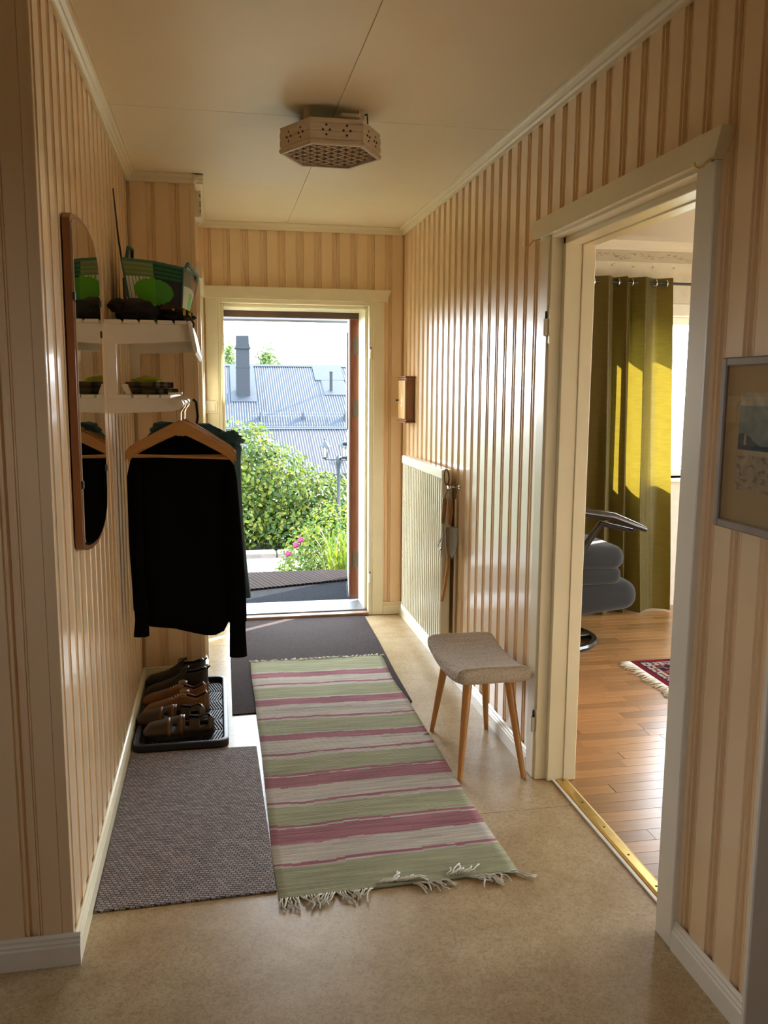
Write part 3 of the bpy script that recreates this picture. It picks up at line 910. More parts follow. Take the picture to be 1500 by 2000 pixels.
# lantern post
t = thing('lamp_post', (1.948, 13.95, -1.2), 'dark iron garden lamp post with small glazed lanterns', 'street lamp')
px_, py_ = 1.948, 13.95
MB().lathe([(.06, -1.2), (.06, -1.0), (.034, -.96), (.032, -.52), (.042, -.50), (.042, -.46), (.03, -.44), (.026, .18), (.034, .20), (.034, .24), (.045, .26), (.05, .36), (.03, .40), (.012, .42)], (px_, py_, 0), 14).build('post', 'lamp_iron', t, smooth=True)
for ang in (PI, PI + 2 * PI / 3, PI + 4 * PI / 3):
    dx, dy = math.cos(ang), math.sin(ang)
    Ln = .225
    lx, ly = px_ + dx * Ln, py_ + dy * Ln
    arm = MB().tube([(px_, py_, .34), (lx, ly, .345)], .011, 6)
    sc = []
    for i in range(22):
        a = i / 21 * 3.6 * PI
        r = .05 * (1 - i / 26)
        sc.append((px_ + dx * (.10 + r * math.cos(a)), py_ + dy * (.10 + r * math.cos(a)), .285 + r * math.sin(a)))
    arm.tube(sc, .005, 5)
    arm.build('arm', 'lamp_iron', t, smooth=True)
    lt = MB().lathe([(.012, .345), (.03, .365), (.045, .372), (.045, .385)], (lx, ly, 0), 6)
    for k in range(6):
        a = k * PI / 3
        lt.tube([(lx + .043 * math.cos(a), ly + .043 * math.sin(a), .38), (lx + .068 * math.cos(a), ly + .068 * math.sin(a), .555)], .005, 4)
    lt.lathe([(.075, .555), (.095, .56), (.04, .625), (.012, .66), (.008, .672), (.014, .685), (.003, .70)], (lx, ly, 0), 6)
    ln = lt.build('lantern', 'lamp_iron', t)
    MB().lathe([(.041, .386), (.065, .553)], (lx, ly, 0), 6, cap=False).build('lantern_glass', 'lantern_glass', ln)
    MB().lathe([(.014, .39), (.014, .44), (.022, .46), (.026, .49), (.018, .515), (.004, .525)], (lx, ly, 0), 8).build('bulb', 'bulb', ln, smooth=True)

# neighbouring house with corrugated roofs
t = thing('neighbour_house', (2, 27, -1.2), 'low house with blue grey corrugated metal roofs beyond the garden', 'house')
def corr(x0, x1, ya, za, yb, zb, name, m):
    p, amp = .0762, .019
    n = int(round((x1 - x0) / p)) * 6
    mb = MB()
    top = [(x0 + (x1 - x0) * i / n, amp * math.cos(2 * PI * i / 6)) for i in range(n + 1)]
    vs = []
    for (yy, zz) in ((ya, za), (yb, zb)):
        vs += [(x, yy, zz + h) for x, h in top]
    w = n + 1
    mb.add(vs, [(i, i + 1, w + i + 1, w + i) for i in range(n)])
    o = mb.build(name, m, t, smooth='all', recalc=False)
    return o
rs = 12 * .0762
for k in range(10):
    corr(-2.2 + k * rs, -2.2 + (k + 1) * rs + .01, 26.0, .36 + .002 * (k % 2), 30.0, 2.28 + .002 * (k % 2), 'roof_sheet', 'roof')
for k in range(8):
    corr(-1.0 + k * rs, -1.0 + (k + 1) * rs + .01, 23.5, -.836 + .002 * (k % 2), 25.95, .30 + .002 * (k % 2), 'lower_roof_sheet', 'roof_low')
MB().prism([(29.85, 2.235), (30.0, 2.31), (30.15, 2.235), (30.0, 2.25)], 'x', -2.2, 7.0).build('ridge_cap', 'flash', t)
MB().box(-2.0, 6.8, 24.0, 30.0, -1.2, -.95).box(-2.0, 6.8, 26.1, 30, -.95, .3).build('wall', 'house_wall', t)
MB().box(-2.2, 7.0, 25.93, 26.02, .16, .345).build('fascia', 'flash', t)
MB().box(-1.0, 6.4, 23.44, 23.56, -1.02, -.85).build('gutter', 'flash', t)
MB().box(-1.0, 6.4, 25.88, 25.96, .285, .33).build('apron_flashing', 'guard', t)
def on_roof(y): return .36 + (y - 26) * .48
ch = MB().box(.62, 1.05, 27.8, 28.2, .9, 2.74).build('chimney', 'flash', t)
MB().box(.58, 1.09, 27.76, 28.24, 2.72, 2.77, .01).prism([(.60, 2.77), (1.07, 2.77), (1.04, 2.88), (.63, 2.88)], 'y', 27.78, 28.22).box(.63, 1.04, 27.8, 28.2, 2.86, 3.14, .01).build('chimney_cap', 'flash', ch)
MB().box(.60, 1.07, 27.79, 28.21, 2.13, 2.145).build('chimney_seam', 'flash', ch)
def roof_plate(x0, x1, ya, yb, off, name):
    za, zb = on_roof(ya) + off, on_roof(yb) + off
    MB().add([(x0, ya, za), (x1, ya, za), (x1, yb, zb), (x0, yb, zb), (x0, ya, za - .03), (x1, ya, za - .03), (x1, yb, zb - .03), (x0, yb, zb - .03)],
             [(0, 1, 2, 3), (4, 5, 6, 7), (0, 1, 5, 4), (1, 2, 6, 5), (2, 3, 7, 6), (3, 0, 4, 7)]).build(name, 'flash', t)
roof_plate(.45, 1.25, 27.45, 29.9, .03, 'flashing_plate')
roof_plate(3.25, 4.25, 28.9, 29.9, .03, 'flashing_plate')
roof_plate(3.45, 4.2, 27.9, 28.9, .026, 'flashing_plate')
MB().lathe([(.055, on_roof(28.2) - .05), (.055, 2.02), (.062, 2.02), (.062, 2.05)], (3.70, 28.2, 0), 12).build('vent_pipe', 'flash', t, smooth=True)
for (dy, dz) in ((0, .17), (0, .08)):
    MB().tube([(1.0, 26.45, on_roof(26.45) + dz), (6.6, 26.45, on_roof(26.45) + dz)], .011, 6).build('snow_guard_rail', 'guard', t, smooth=True)
for x in (1.3, 2.6, 3.9, 5.2):
    MB().prism([(26.30, on_roof(26.3)), (26.62, on_roof(26.62)), (26.47, on_roof(26.45) + .2), (26.43, on_roof(26.45) + .2)], 'x', x - .012, x + .012).build('snow_guard_bracket', 'flash', t)
for (x, zt, r, n, lab) in ((.72, 4.55, .62, 1300, 'slender birch treetop behind the chimney of the neighbour house'), (2.95, 4.25, 1.0, 2600, 'rounded birch treetop to the side of the chimney')):
    t = thing('birch_tree', (x, 52, -1.2), lab, 'tree', 'birch trees beyond the neighbour house')
    leaf_cloud(MB(), [(x, 52, zt - 1.0, r * .8, r * .8, 1.0), (x + .15, 52, zt - 1.7, r, r, 1.0), (x - .2, 52, zt - 2.3, r * 1.1, r, 1.2)], n, .16, [(.075, .12, .035), (.10, .14, .04)], flat=.8, shell=(.2, 1.05)).build('leaves', 'leaf1', t, kind='stuff', recalc=False)
    MB().tube([(x, 52, -1.2), (x + .05, 52, 1.5), (x, 52, zt - .7)], [.12, .08, .02], 8).build('trunk', 'bark', t, smooth=True)

# ------------------------------------------------------------------ hall: rugs and mats
STR = [(4.58, 4.378, 'g'), (4.378, 4.361, 'w'), (4.361, 4.287, 'p'), (4.287, 4.191, 'w'), (4.191, 4.172, 'q'), (4.172, 4.136, 'w'), (4.136, 3.988, 'g'), (3.988, 3.973, 'w'), (3.973, 3.89, 'p'),
       (3.89, 3.755, 'w'), (3.755, 3.735, 'q'), (3.735, 3.715, 'w'), (3.715, 3.566, 'g'), (3.566, 3.557, 'w'), (3.557, 3.495, 'p'), (3.495, 3.375, 'w'), (3.375, 3.358, 'q'), (3.358, 3.325, 'w'), (3.325, 3.185, 'g'),
       (3.185, 3.168, 'q'), (3.168, 3.160, 'w'), (3.160, 3.07, 'p'), (3.07, 2.956, 'w'), (2.956, 2.940, 'q'), (2.940, 2.918, 'w'), (2.918, 2.787, 'g'), (2.787, 2.772, 'q'), (2.772, 2.762, 'w'), (2.762, 2.663, 'p'),
       (2.663, 2.551, 'w'), (2.551, 2.536, 'q'), (2.536, 2.524, 'w'), (2.524, 2.36, 'g')]
RC = {'g': (.36, .365, .235), 'w': (.53, .49, .425), 'p': (.36, .16, .185), 'q': (.36, .14, .18)}
RY0, RY1 = 2.36, 4.57
def rug_x(u, y):
    l = .147 + .012 * nz(y * 2.1, 3.3); r = lerp(.886, .872, (y - RY0) / (RY1 - RY0)) + .014 * nz(y * 2.3, 9.1)
    return lerp(l, r, u)
def rug_col(u, v):
    y = lerp(RY0, RY1, v)
    yy = y + .016 * nz(u * 3.0, y * 1.5, 4.0) + .006 * nz(u * 14, y * 30, 1.0)
    for a, b_, k in STR:
        if b_ <= yy < a:
            c = RC[k]; break
    else:
        c = RC['g']
    j = 1 + .30 * nz(u * 5, y * 160, 7.7) + .10 * nz(u * 2, y * 6)
    if k == 'w' and nz(u * 4, y * 120, 2.2) > .35: c = (.50, .42, .36)
    if k == 'p': j *= 1 + .25 * nz(u * 3, y * 60, 5)
    return (c[0] * j, c[1] * j, c[2] * j)
def rug_z(u, v, base=.009):
    y = lerp(RY0, RY1, v)
    return base + .0025 * nz(u * 3, y * 2.2, 8) + .0055 * min(1, max(0, (y - 3.80) / .05))
t = thing('rag_rug', (.52, 3.46, 0), 'long pale green and rose striped rag rug with white fringes', 'rug')
q = MB().grid(lambda u, v: (rug_x(u, lerp(RY0, RY1, v)), lerp(RY0, RY1, v) + .018 * (u - .5) * (1 if v < .5 else -.6), rug_z(u, v)), 26, 440, rug_col)
ro = q.build('woven_field', 'rug', t, smooth='all', recalc=False)
mod(ro, 'SOLIDIFY', thickness=.007, offset=-1)
fr = MB()
def strand(x, y, ang, L_, z=.006):
    pts = []
    for i in range(5):
        s_ = i / 4
        a = ang + .5 * nz(x * 40, y * 20, s_ * 2)
        pts.append((x + math.cos(a) * L_ * s_, y + math.sin(a) * L_ * s_, z + .004 * math.sin(s_ * PI) + R_.uniform(0, .002)))
    fr.tube(pts, [.003, .0028, .0026, .0025, .0036], 4)
for k in range(96):
    u = (k + .5) / 96
    x = rug_x(u, RY0)
    cl = math.floor(u * 13)
    back = cl in (5, 6, 9)
    a = -PI / 2 + .45 * math.sin(cl * 2.7) + R_.gauss(0, .22)
    if back: a = -PI / 2 + 1.9 + R_.gauss(0, .35)
    elif cl in (7, 8): a += .8
    elif cl in (10, 11, 12): a += .75
    strand(x, RY0 + .018 * (u - .5) + (.01 if back else .002), a, R_.uniform(.035, .075) if not back else R_.uniform(.04, .08), .012 if back else .005)
for k in range(80):
    u = (k + .5) / 80
    strand(rug_x(u, RY1), RY1 - .005, PI / 2 + R_.gauss(0, .7), R_.uniform(.02, .04), .012)
fr.build('fringe', 'fringe', t, smooth='all', kind='stuff')

def flat_mat(name, pts, z, m, label, cat='mat', b=.004, nu=40, wob=.0):
    mb = MB().prism(pts, 'z', .0005, z)
    o = mb.build(name, m, None, label=label, cat=cat)
    mod(o, 'BEVEL', width=b, segments=2)
    return o
flat_mat('entrance_mat', [(.040, 3.845), (.898, 3.862), (.905, 4.3), (.925, 4.9), (.935, 5.463), (.10, 5.463), (.045, 4.7)], .006, 'mat_brown', 'dark brown pile runner mat just inside the entrance door')
flat_mat('woven_mat', [(-.378, 2.386), (.146, 2.396), (.140, 2.9), (.134, 3.470), (-.10, 3.474), (-.378, 3.474)], .0075, 'mat_grey', 'grey woven hall mat beside the left baseboard')

# shoe tray with herringbone ribs
t = thing('shoe_tray', (-.18, 3.9, 0), 'black rubber boot tray with ribbed floor under the shoes', 'tray')
x0, x1, y0, y1 = -.374, .020, 3.49, 4.335
def rr(x0, x1, y0, y1, r, n=5):
    o = []
    for cx, cy, a0 in ((x1 - r, y1 - r, 0), (x0 + r, y1 - r, PI / 2), (x0 + r, y0 + r, PI), (x1 - r, y0 + r, 1.5 * PI)):
        for k in range(n + 1):
            a = a0 + PI / 2 * k / n
            o.append((cx + r * math.cos(a), cy + r * math.sin(a)))
    return o
MB().prism(rr(x0, x1, y0, y1, .04), 'z', .001, .005).build('tray_floor', 'black_plastic', t)
prof = [(.000, .001), (.000, .028), (.004, .031), (.018, .031), (.022, .027), (.024, .005), (.024, .001)]
rings = []
for d, z in prof:
    rings.append([(a, b_, z) for a, b_ in rr(x0 + d, x1 - d, y0 + d, y1 - d, .045 - d * .5)])
MB().loft(rings, closed=True).build('tray_rim', 'black_plastic', t, smooth=True)
rib = MB()
for k in range(6):
    yb = y0 + .055 + k * .122
    for j in range(26):
        xx = x0 + .045 + j * .0122
        s_ = 1 if k % 2 == 0 else -1
        dxy = .030
        rib.add([(xx, yb, .005), (xx + .005, yb, .005), (xx + .005 + dxy, yb + .115, .005), (xx + dxy, yb + .115, .005), (xx, yb, .0115), (xx + .005, yb, .0115), (xx + .005 + dxy, yb + .115, .0115), (xx + dxy, yb + .115, .0115)] if s_ > 0 else
                [(xx + dxy, yb, .005), (xx + .005 + dxy, yb, .005), (xx + .005, yb + .115, .005), (xx, yb + .115, .005), (xx + dxy, yb, .0115), (xx + .005 + dxy, yb, .0115), (xx + .005, yb + .115, .0115), (xx, yb + .115, .0115)],
                [(0, 1, 2, 3), (4, 5, 6, 7), (0, 1, 5, 4), (1, 2, 6, 5), (2, 3, 7, 6), (3, 0, 4, 7)])
rib.build('rib', 'black_plastic', t, kind='stuff')

# shoes: local x runs from heel (0) to toe (L)
def sole_pts(L, Wd, n=26):
    o = []
    for i in range(n + 1):
        s_ = i / n
        o.append((s_ * L, shoe_w(s_, Wd), 1))
    for i in range(n, -1, -1):
        s_ = i / n
        o.append((s_ * L, shoe_w(s_, Wd), -1))
    return [(x, w * sg) for x, w, sg in o if w > .002 or sg > 0]
def shoe_w(s_, Wd):
    base = interp(s_, [(0, .0), (.015, .38), (.06, .60), (.15, .70), (.35, .66), (.5, .74), (.68, 1.0), (.82, .97), (.92, .80), (.97, .57), (1, .0)])
    return Wd * base
def make_shoe(kind, label, mats, group):
    L, Wd = .300, .055
    t = thing('shoe', (0, 0, 0), label, 'shoe', group)
    up_m, sole_m, lace_m = mats
    sp_ = sole_pts(L, Wd)
    MB().prism(sp_, 'z', .002, .022 if kind != 'boot' else .026).build('sole', sole_m, t, local=True)
    zs = .02 if kind != 'boot' else .024
    if kind == 'boot':
        H = [(0, .125), (.08, .142), (.2, .128), (.34, .128), (.45, .108), (.6, .080), (.75, .064), (.9, .054), (1, .026)]; op = .36
    elif kind == 'sandal':
        H = [(0, .062), (.08, .092), (.2, .080), (.34, .088), (.45, .086), (.6, .076), (.75, .066), (.9, .060), (1, .030)]; op = .34
    else:
        H = [(0, .082), (.06, .104), (.2, .080), (.34, .098), (.45, .094), (.6, .074), (.75, .060), (.9, .050), (1, .024)]; op = .36
    nu, nv = 34, 18
    mb = MB()
    def P(u, v):
        s_ = .004 + u * .992
        w = max(shoe_w(s_, Wd) * .97, .0015)
        h = interp(s_, H) - zs
        a = PI * v
        ca_, sa_ = math.cos(a), math.sin(a)
        e = .72
        y = w * math.copysign(abs(ca_) ** e, ca_)
        z = zs + h * abs(sa_) ** .8
        if s_ < op + .02:
            y *= 1 - .12 * abs(sa_)
        return (s_ * L, y, z)
    n0 = 0
    for i in range(nu + 1):
        for j in range(nv + 1):
            mb.v.append(P(i / nu, j / nv))
    w_ = nv + 1
    for i in range(nu):
        for j in range(nv):
            s_ = (i + .5) / nu; v = (j + .5) / nv
            lo, hi = (.33, .67)
            if .05 < s_ < op and lo < v < hi: continue
            if kind == 'sandal':
                if .36 < s_ < .42 and .12 < v < .88: continue
                if .52 < s_ < .60 and (.08 < v < .30 or .70 < v < .92): continue
                if .10 < s_ < .22 and (.10 < v < .30 or .70 < v < .90): continue
            elif op <= s_ < .58 and .46 < v < .54: continue
            mb.f.append([i * w_ + j, (i + 1) * w_ + j, (i + 1) * w_ + j + 1, i * w_ + j + 1]); mb.c.append(None)
    uo = mb.build('upper', up_m, t, smooth='all', local=True, recalc=False)
    mod(uo, 'SOLIDIFY', thickness=.0045, offset=0)
    MB().prism([(x * .97 + .004, y * .86) for x, y in sp_], 'z', .020 if kind != 'boot' else .024, .0265 if kind != 'boot' else .030).build('insole', 'insole' if kind == 'sandal' else 'leather_dark', t, local=True)
    if kind != 'sandal':
        tg = MB().grid(lambda u, v: ((.30 + .28 * u) * L, (v - .5) * .034, interp(.30 + .28 * u, H) - .002 + (.018 * (1 - u) if u < .4 else 0) - .006 * (2 * v - 1) ** 2), 8, 6)
        to = tg.build('tongue', up_m, t, smooth='all', local=True, recalc=False)
        mod(to, 'SOLIDIFY', thickness=.004, offset=0)
        lc = MB()
        for k in range(5):
            s_ = .38 + k * .042
            z = interp(s_, H) + .001
            lc.tube([(s_ * L, -.024, z - .008), (s_ * L + .004, 0, z + .002), ((s_ + .03) * L, .024, interp(s_ + .03, H) - .008)], .0022, 5)
            lc.tube([(s_ * L, .024, z - .008), (s_ * L + .004, 0, z + .003), ((s_ + .03) * L, -.024, interp(s_ + .03, H) - .008)], .0022, 5)
        for sg in (-1, 1):
            lp = []
            for i in range(12):
                a = i / 11 * 2 * PI
                lp.append((.37 * L + .014 * math.cos(a) + .008, sg * (.014 + .014 * math.sin(a / 2) * 2), interp(.37, H) + .004 + .004 * math.sin(a)))
            lc.tube(lp, .0022, 5)
        lc.build('laces', lace_m, t, smooth='all', local=True)
        MB().tube([(.006, -.006, interp(.02, H) - .004), (-.008, -.004, interp(.02, H) + .010), (-.010, .004, interp(.02, H) + .010), (.006, .006, interp(.02, H) - .004)], .003, 5).build('heel_loop', lace_m, t, smooth='all', local=True)
    else:
        st = MB()
        for s_ in (.47, .64):
            st.grid(lambda u, v: ((s_ + .045 * (u - .5) * 2 * .5) * L, shoe_w(s_, Wd) * 1.03 * math.cos(PI * v), zs + (interp(s_, H) - zs + .004) * abs(math.sin(PI * v)) ** .8), 2, 16)
        so_ = st.build('strap', 'leather_tan', t, smooth='all', local=True, recalc=False)
        mod(so_, 'SOLIDIFY', thickness=.004, offset=0)
        pass
    return t
def put(t, x, y, rz, z=.0112):
    t.location = (x, y, z); t.rotation_euler = (0, 0, rz)
sb = make_shoe('boot', 'black ankle high lace shoe at the back of the tray by the wall', ('leather_dark', 'sole', 'black_lace'), 'shoes on the boot tray')
put(sb, -.085, 4.265, PI - .05)
s2 = copy_tree(sb); put(s2, -.070, 4.135, PI + .03); s2['label'] = 'black ankle high lace shoe next to the tan pair'
sbr = make_shoe('low', 'tan leather lace shoe next to the black ankle high shoes', ('leather_tan', 'sole', 'lace'), 'shoes on the boot tray')
put(sbr, -.075, 4.005, PI - .02)
s3 = copy_tree(sbr); put(s3, -.062, 3.886, PI + .05); s3['label'] = 'tan leather lace shoe next to the dark sandals'
ssd = make_shoe('sandal', 'dark brown strapped closed toe sandal next to the tan shoes', ('leather_olive', 'sole', 'lace'), 'shoes on the boot tray')
put(ssd, -.080, 3.757, PI - .03)
s4 = copy_tree(ssd); put(s4, -.040, 3.634, PI + .03); s4['label'] = 'dark brown strapped sandal at the tray edge by the grey mat'

# ------------------------------------------------------------------ stool
t = thing('stool', (1.02, 3.25, 0), 'small stool with beige boucle seat and tapered honey wood legs', 'stool')
rings = []
NS, NR = 96, 110
for i in range(NS + 1):
    s_ = i / NS
    y = lerp(2.978, 3.492, s_)
    e = min(s_, 1 - s_) / .055
    k = 1 if e >= 1 else math.sqrt(max(0, 1 - (1 - e) ** 2)) * .14 + .86
    kk = 1 if e >= 1 else max(.10, math.sqrt(max(0, 1 - (1 - e) ** 2)))
    dip = .034 * abs(2 * s_ - 1) ** 2.2
    zc = .394 + dip
    ring = []
    for j in range(NR):
        a = 2 * PI * j / NR
        ca_, sa_ = math.cos(a), math.sin(a)
        p = Vector((1.0175 + .147 * k * math.copysign(abs(ca_) ** .32, ca_), y, zc + .033 * kk * math.copysign(abs(sa_) ** .55, sa_)))
        d = Vector((p.x - 1.0175, 0, (p.z - zc) * 4)).normalized()
        w = noise.noise(p * 150) * .0030 + noise.noise(p * 330) * .0016
        ring.append(p + d * w)
    rings.append(ring)
seat = MB().loft(rings).build('seat', 'boucle', t, smooth='all')
for (fx, fy, tx, ty) in ((.892, 3.019, .935, 3.075), (1.144, 2.996, 1.095, 3.065), (.905, 3.511, .940, 3.405), (1.150, 3.489, 1.105, 3.405)):
    MB().tube([(fx, fy, 0), (lerp(fx, tx, .5), lerp(fy, ty, .5), .19), (tx, ty, .380)], [.010, .0145, .0185], 14).build('leg', 'beech', t, smooth=True)

# ------------------------------------------------------------------ mirror
t = thing('wall_mirror', (XL, 2.74, 1.0), 'tall wall mirror with curved teak frame on the panelled wall', 'mirror')
def mir(sc, n=10):
    yc, zc = 2.745, 1.500
    o = []
    top = [(2.470, 1.945), (2.50, 1.962), (2.58, 1.972), (2.68, 1.978), (2.78, 1.976), (2.88, 1.965), (2.96, 1.940), (3.005, 1.905), (3.020, 1.86)]
    bot = [(3.012, 1.14), (2.99, 1.085), (2.93, 1.050), (2.84, 1.028), (2.74, 1.020), (2.62, 1.025), (2.53, 1.036), (2.47, 1.05), (2.455, 1.07)]
    for y, z in top + bot:
        d = Vector((y - yc, z - zc))
        o.append((y - sc * d.x / .27, z - sc * d.y / .47))
    return o
MB().prism(mir(0), 'x', XL + .004, XL + .024).build('frame', 'mahogany', t)
MB().prism(mir(.013), 'x', XL + .0242, XL + .0262).build('glass_edge', 'chrome', t)
MB().prism(mir(.018), 'x', XL + .0262, XL + .0278).build('mirror_glass', 'mirror', t)
for (y, z) in ((2.470, 1.73), (3.006, 1.76), (3.004, 1.66), (3.000, 1.22), (2.474, 1.22)):
    MB().box(XL + .024, XL + .031, y - .008, y + .008, z, z + .022, .001).build('clip', 'black_metal', t)

# ------------------------------------------------------------------ hat rack
t = thing('hat_rack', (XL, 3.8, 1.4), 'white wooden hat rack with two slatted shelves on the left wall', 'rack')
def bracket(y):
    th = .011
    mb = MB()
    mb.prism([(XL, 1.405), (XL + .040, 1.405), (XL + .040, 1.735), (XL, 1.735)], 'y', y - th, y + th)
    mb.prism([(XL + .040, 1.728), (-.105, 1.728), (-.085, 1.700), (-.080, 1.672), (-.20, 1.664), (XL + .085, 1.658), (XL + .042, 1.656), (XL + .040, 1.652)], 'y', y - th, y + th)
    mb.prism([(XL + .040, 1.405), (-.165, 1.412), (-.135, 1.420), (-.122, 1.438), (-.128, 1.455), (-.150, 1.460), (XL + .040, 1.460)], 'y', y - th, y + th)
    return mb.build('bracket', 'rack_white', t)
for y in (3.305, 4.27):
    bracket(y)
for (a, b_) in ((XL + .002, -.336), (-.326, -.278), (-.269, -.218), (-.207, -.154), (-.145, -.102)):
    MB().box(a, b_, 3.285, 4.30, 1.729, 1.743, .002).build('shelf_slat', 'rack_white', t)
for (a, b_) in ((XL + .002, -.31), (-.300, -.255), (-.246, -.210), (-.202, -.168)):
    MB().box(a, b_, 3.290, 4.295, 1.4605, 1.473, .002).build('shelf_slat', 'rack_white', t)
MB().prism([(-.100, 1.741), (-.086, 1.741), (-.066, 1.636), (-.074, 1.622), (-.080, 1.634)], 'y', 3.28, 4.30).build('front_rail', 'rack_white', t)
MB().lathe([(.0125, 3.285), (.0125, 4.29)], (-.138, 0, 1.437), 14, 'y').build('hanging_rod', 'rack_white', t, smooth=True)
MB().lathe([(.014, 3.284), (.014, 3.292)], (-.138, 0, 1.437), 14, 'y').build('rod_plug', 'rack_white', t, smooth=True)
MB().box(-.176, -.126, 3.29, 3.33, 1.4745, 1.482, .001).build('price_tag', 'plastic_white', t)

# items on the upper shelf
def flat_rows(pts, mapping): return [mapping(*p) for p in pts]
t = thing('shopping_bag', (-.22, 3.72, 1.744), 'open woven bag printed with green ovals in white and navy', 'bag')
Bo = [(-.315, 3.60), (-.135, 3.60), (-.130, 3.82), (-.315, 3.82)]
To = [(-.352, 3.555), (-.118, 3.560), (-.070, 3.86), (-.352, 3.87)]
ZB = 1.746
ZT = [1.995, 1.965, 1.955, 1.99]
OW, NV, LG, DG = (.74, .76, .60), (.014, .020, .030), (.11, .46, .02), (.018, .13, .05)
def fcol(u, v):
    if v > .76:
        st = int(v * 60) % 2
        return ((.17, .26, .09) if st else (.24, .33, .14)) if u < .5 else (DG if st else (.005, .045, .02))
    if ((u - .48) / .36) ** 2 + ((v - .53) / .21) ** 2 < 1:
        return LG if u < .52 else (.07, .33, .04)
    if u < .5 and v < .12: return (.06, .2, .02)
    if u < .5: return OW if int(u * 50) % 3 else (.30, .34, .24)
    return NV
def scol(u, v):
    if v > .70: return (.14, .13, .06) if u < .5 else ((.42, .06, .08) if int(u * 30) % 2 else (.10, .24, .04))
    if .35 < u < .7 and .15 < v < .62: return LG
    return (.46, .56, .26) if int(u * 22) % 2 else (.62, .62, .48)
def bcol(u, v): return DG if v > .5 else NV
for i, cf in ((0, fcol), (1, scol), (2, bcol), (3, bcol)):
    j = (i + 1) % 4
    def P(u, v, i=i, j=j):
        a = Vector((lerp(Bo[i][0], Bo[j][0], u), lerp(Bo[i][1], Bo[j][1], u), ZB))
        b_ = Vector((lerp(To[i][0], To[j][0], u), lerp(To[i][1], To[j][1], u), lerp(ZT[i], ZT[j], u) + (.006 * math.sin(u * PI))))
        p = a.lerp(b_, v)
        bul = .012 * math.sin(PI * u) * math.sin(PI * v)
        dx, dy = Bo[j][0] - Bo[i][0], Bo[j][1] - Bo[i][1]
        l = math.hypot(dx, dy)
        return (p.x + dy / l * bul, p.y - dx / l * bul, p.z)
    o = MB().grid(P, 56, 44, cf).build('bag_panel', 'fabric_col', t, smooth='all', recalc=False)
    mod(o, 'SOLIDIFY', thickness=.003, offset=0)
MB().prism(Bo, 'z', ZB, ZB + .004).build('bag_base', 'fabric_col', t)
rim = MB()
for i in range(4):
    j = (i + 1) % 4
    rim.tube([(To[i][0], To[i][1], ZT[i]), (lerp(To[i][0], To[j][0], .5), lerp(To[i][1], To[j][1], .5), lerp(ZT[i], ZT[j], .5) + .006), (To[j][0], To[j][1], ZT[j])], .005, 6)
    rim.tube([(Bo[i][0], Bo[i][1], ZB + .005), (To[i][0], To[i][1], ZT[i])], .0045, 6)
rim.build('binding', 'teal_trim', t, smooth=True)
MB().tube([(-.340, 3.60, 1.985), (-.330, 3.61, 2.045), (-.322, 3.70, 2.05), (-.335, 3.80, 1.985)], .007, 6).build('handle', 'teal_trim', t, smooth=True)
MB().tube([(-.116, 3.58, 1.960), (-.102, 3.60, 1.988), (-.070, 3.76, 1.962), (-.076, 3.84, 1.945)], .007, 6).build('handle', 'teal_trim', t, smooth=True)

def lump(c, r, amp=.25, fr_=3.0, seed=0.0, n=28, m=18, flat=True):
    mb = MB().ball(c, r, n, m)
    def f(p):
        d = Vector((p[0] - c[0], p[1] - c[1], p[2] - c[2]))
        e = Vector((d.x / r[0], d.y / r[1], d.z / r[2]))
        k = 1 + amp * nz(e.x * fr_ + seed, e.y * fr_, e.z * fr_) + .35 * amp * nz(e.x * fr_ * 2.3, e.y * fr_ * 2.3 + seed, e.z * fr_ * 2.3)
        q = Vector(c) + d * k
        if flat and q.z < c[2] - r[2] * .8: q.z = c[2] - r[2] * .8
        return q
    return mb.xform(f)
t = thing('black_cap', (-.29, 3.42, 1.744), 'crumpled black cap lying on the upper shelf', 'cap')
lump((-.293, 3.42, 1.783), (.080, .085, .047), .22, 2.0, 1.3).build('crown', 'cap_black', t, smooth='all')
lump((-.355, 3.40, 1.800), (.035, .05, .028), .2, 2.0, 5).build('brim', 'cap_black', t, smooth='all')
t = thing('waist_bag', (-.15, 3.44, 1.744), 'dark brown and black waist bag with yellow straps beside the cap', 'bag')
lump((-.150, 3.46, 1.767), (.064, .070, .028), .45, 3.0, 8.4).build('pouch', 'cap_black', t, smooth='all')
lump((-.165, 3.43, 1.793), (.045, .040, .014), .35, 2.4, 3.1, flat=False).build('flap', 'cap_brown', t, smooth='all')
MB().tube([(-.19, 3.385, 1.80), (-.15, 3.375, 1.80), (-.11, 3.375, 1.785), (-.085, 3.38, 1.772)], .008, 6).build('strap', 'cap_brown', t, smooth=True)
for bx_ in ((-.157, -.149, 3.372, 3.392, 1.786, 1.806, .002), (-.118, -.108, 3.362, 3.380, 1.768, 1.790, .002), (-.098, -.088, 3.364, 3.380, 1.758, 1.780, .002)):
    MB().box(*bx_).build('buckle', 'yellow', t)
MB().tube([(-.108, 3.372, 1.772), (-.092, 3.36, 1.762), (-.085, 3.352, 1.749), (-.078, 3.352, 1.735), (-.083, 3.352, 1.722)], .004, 6).build('strap', 'cap_brown', t, smooth=True)

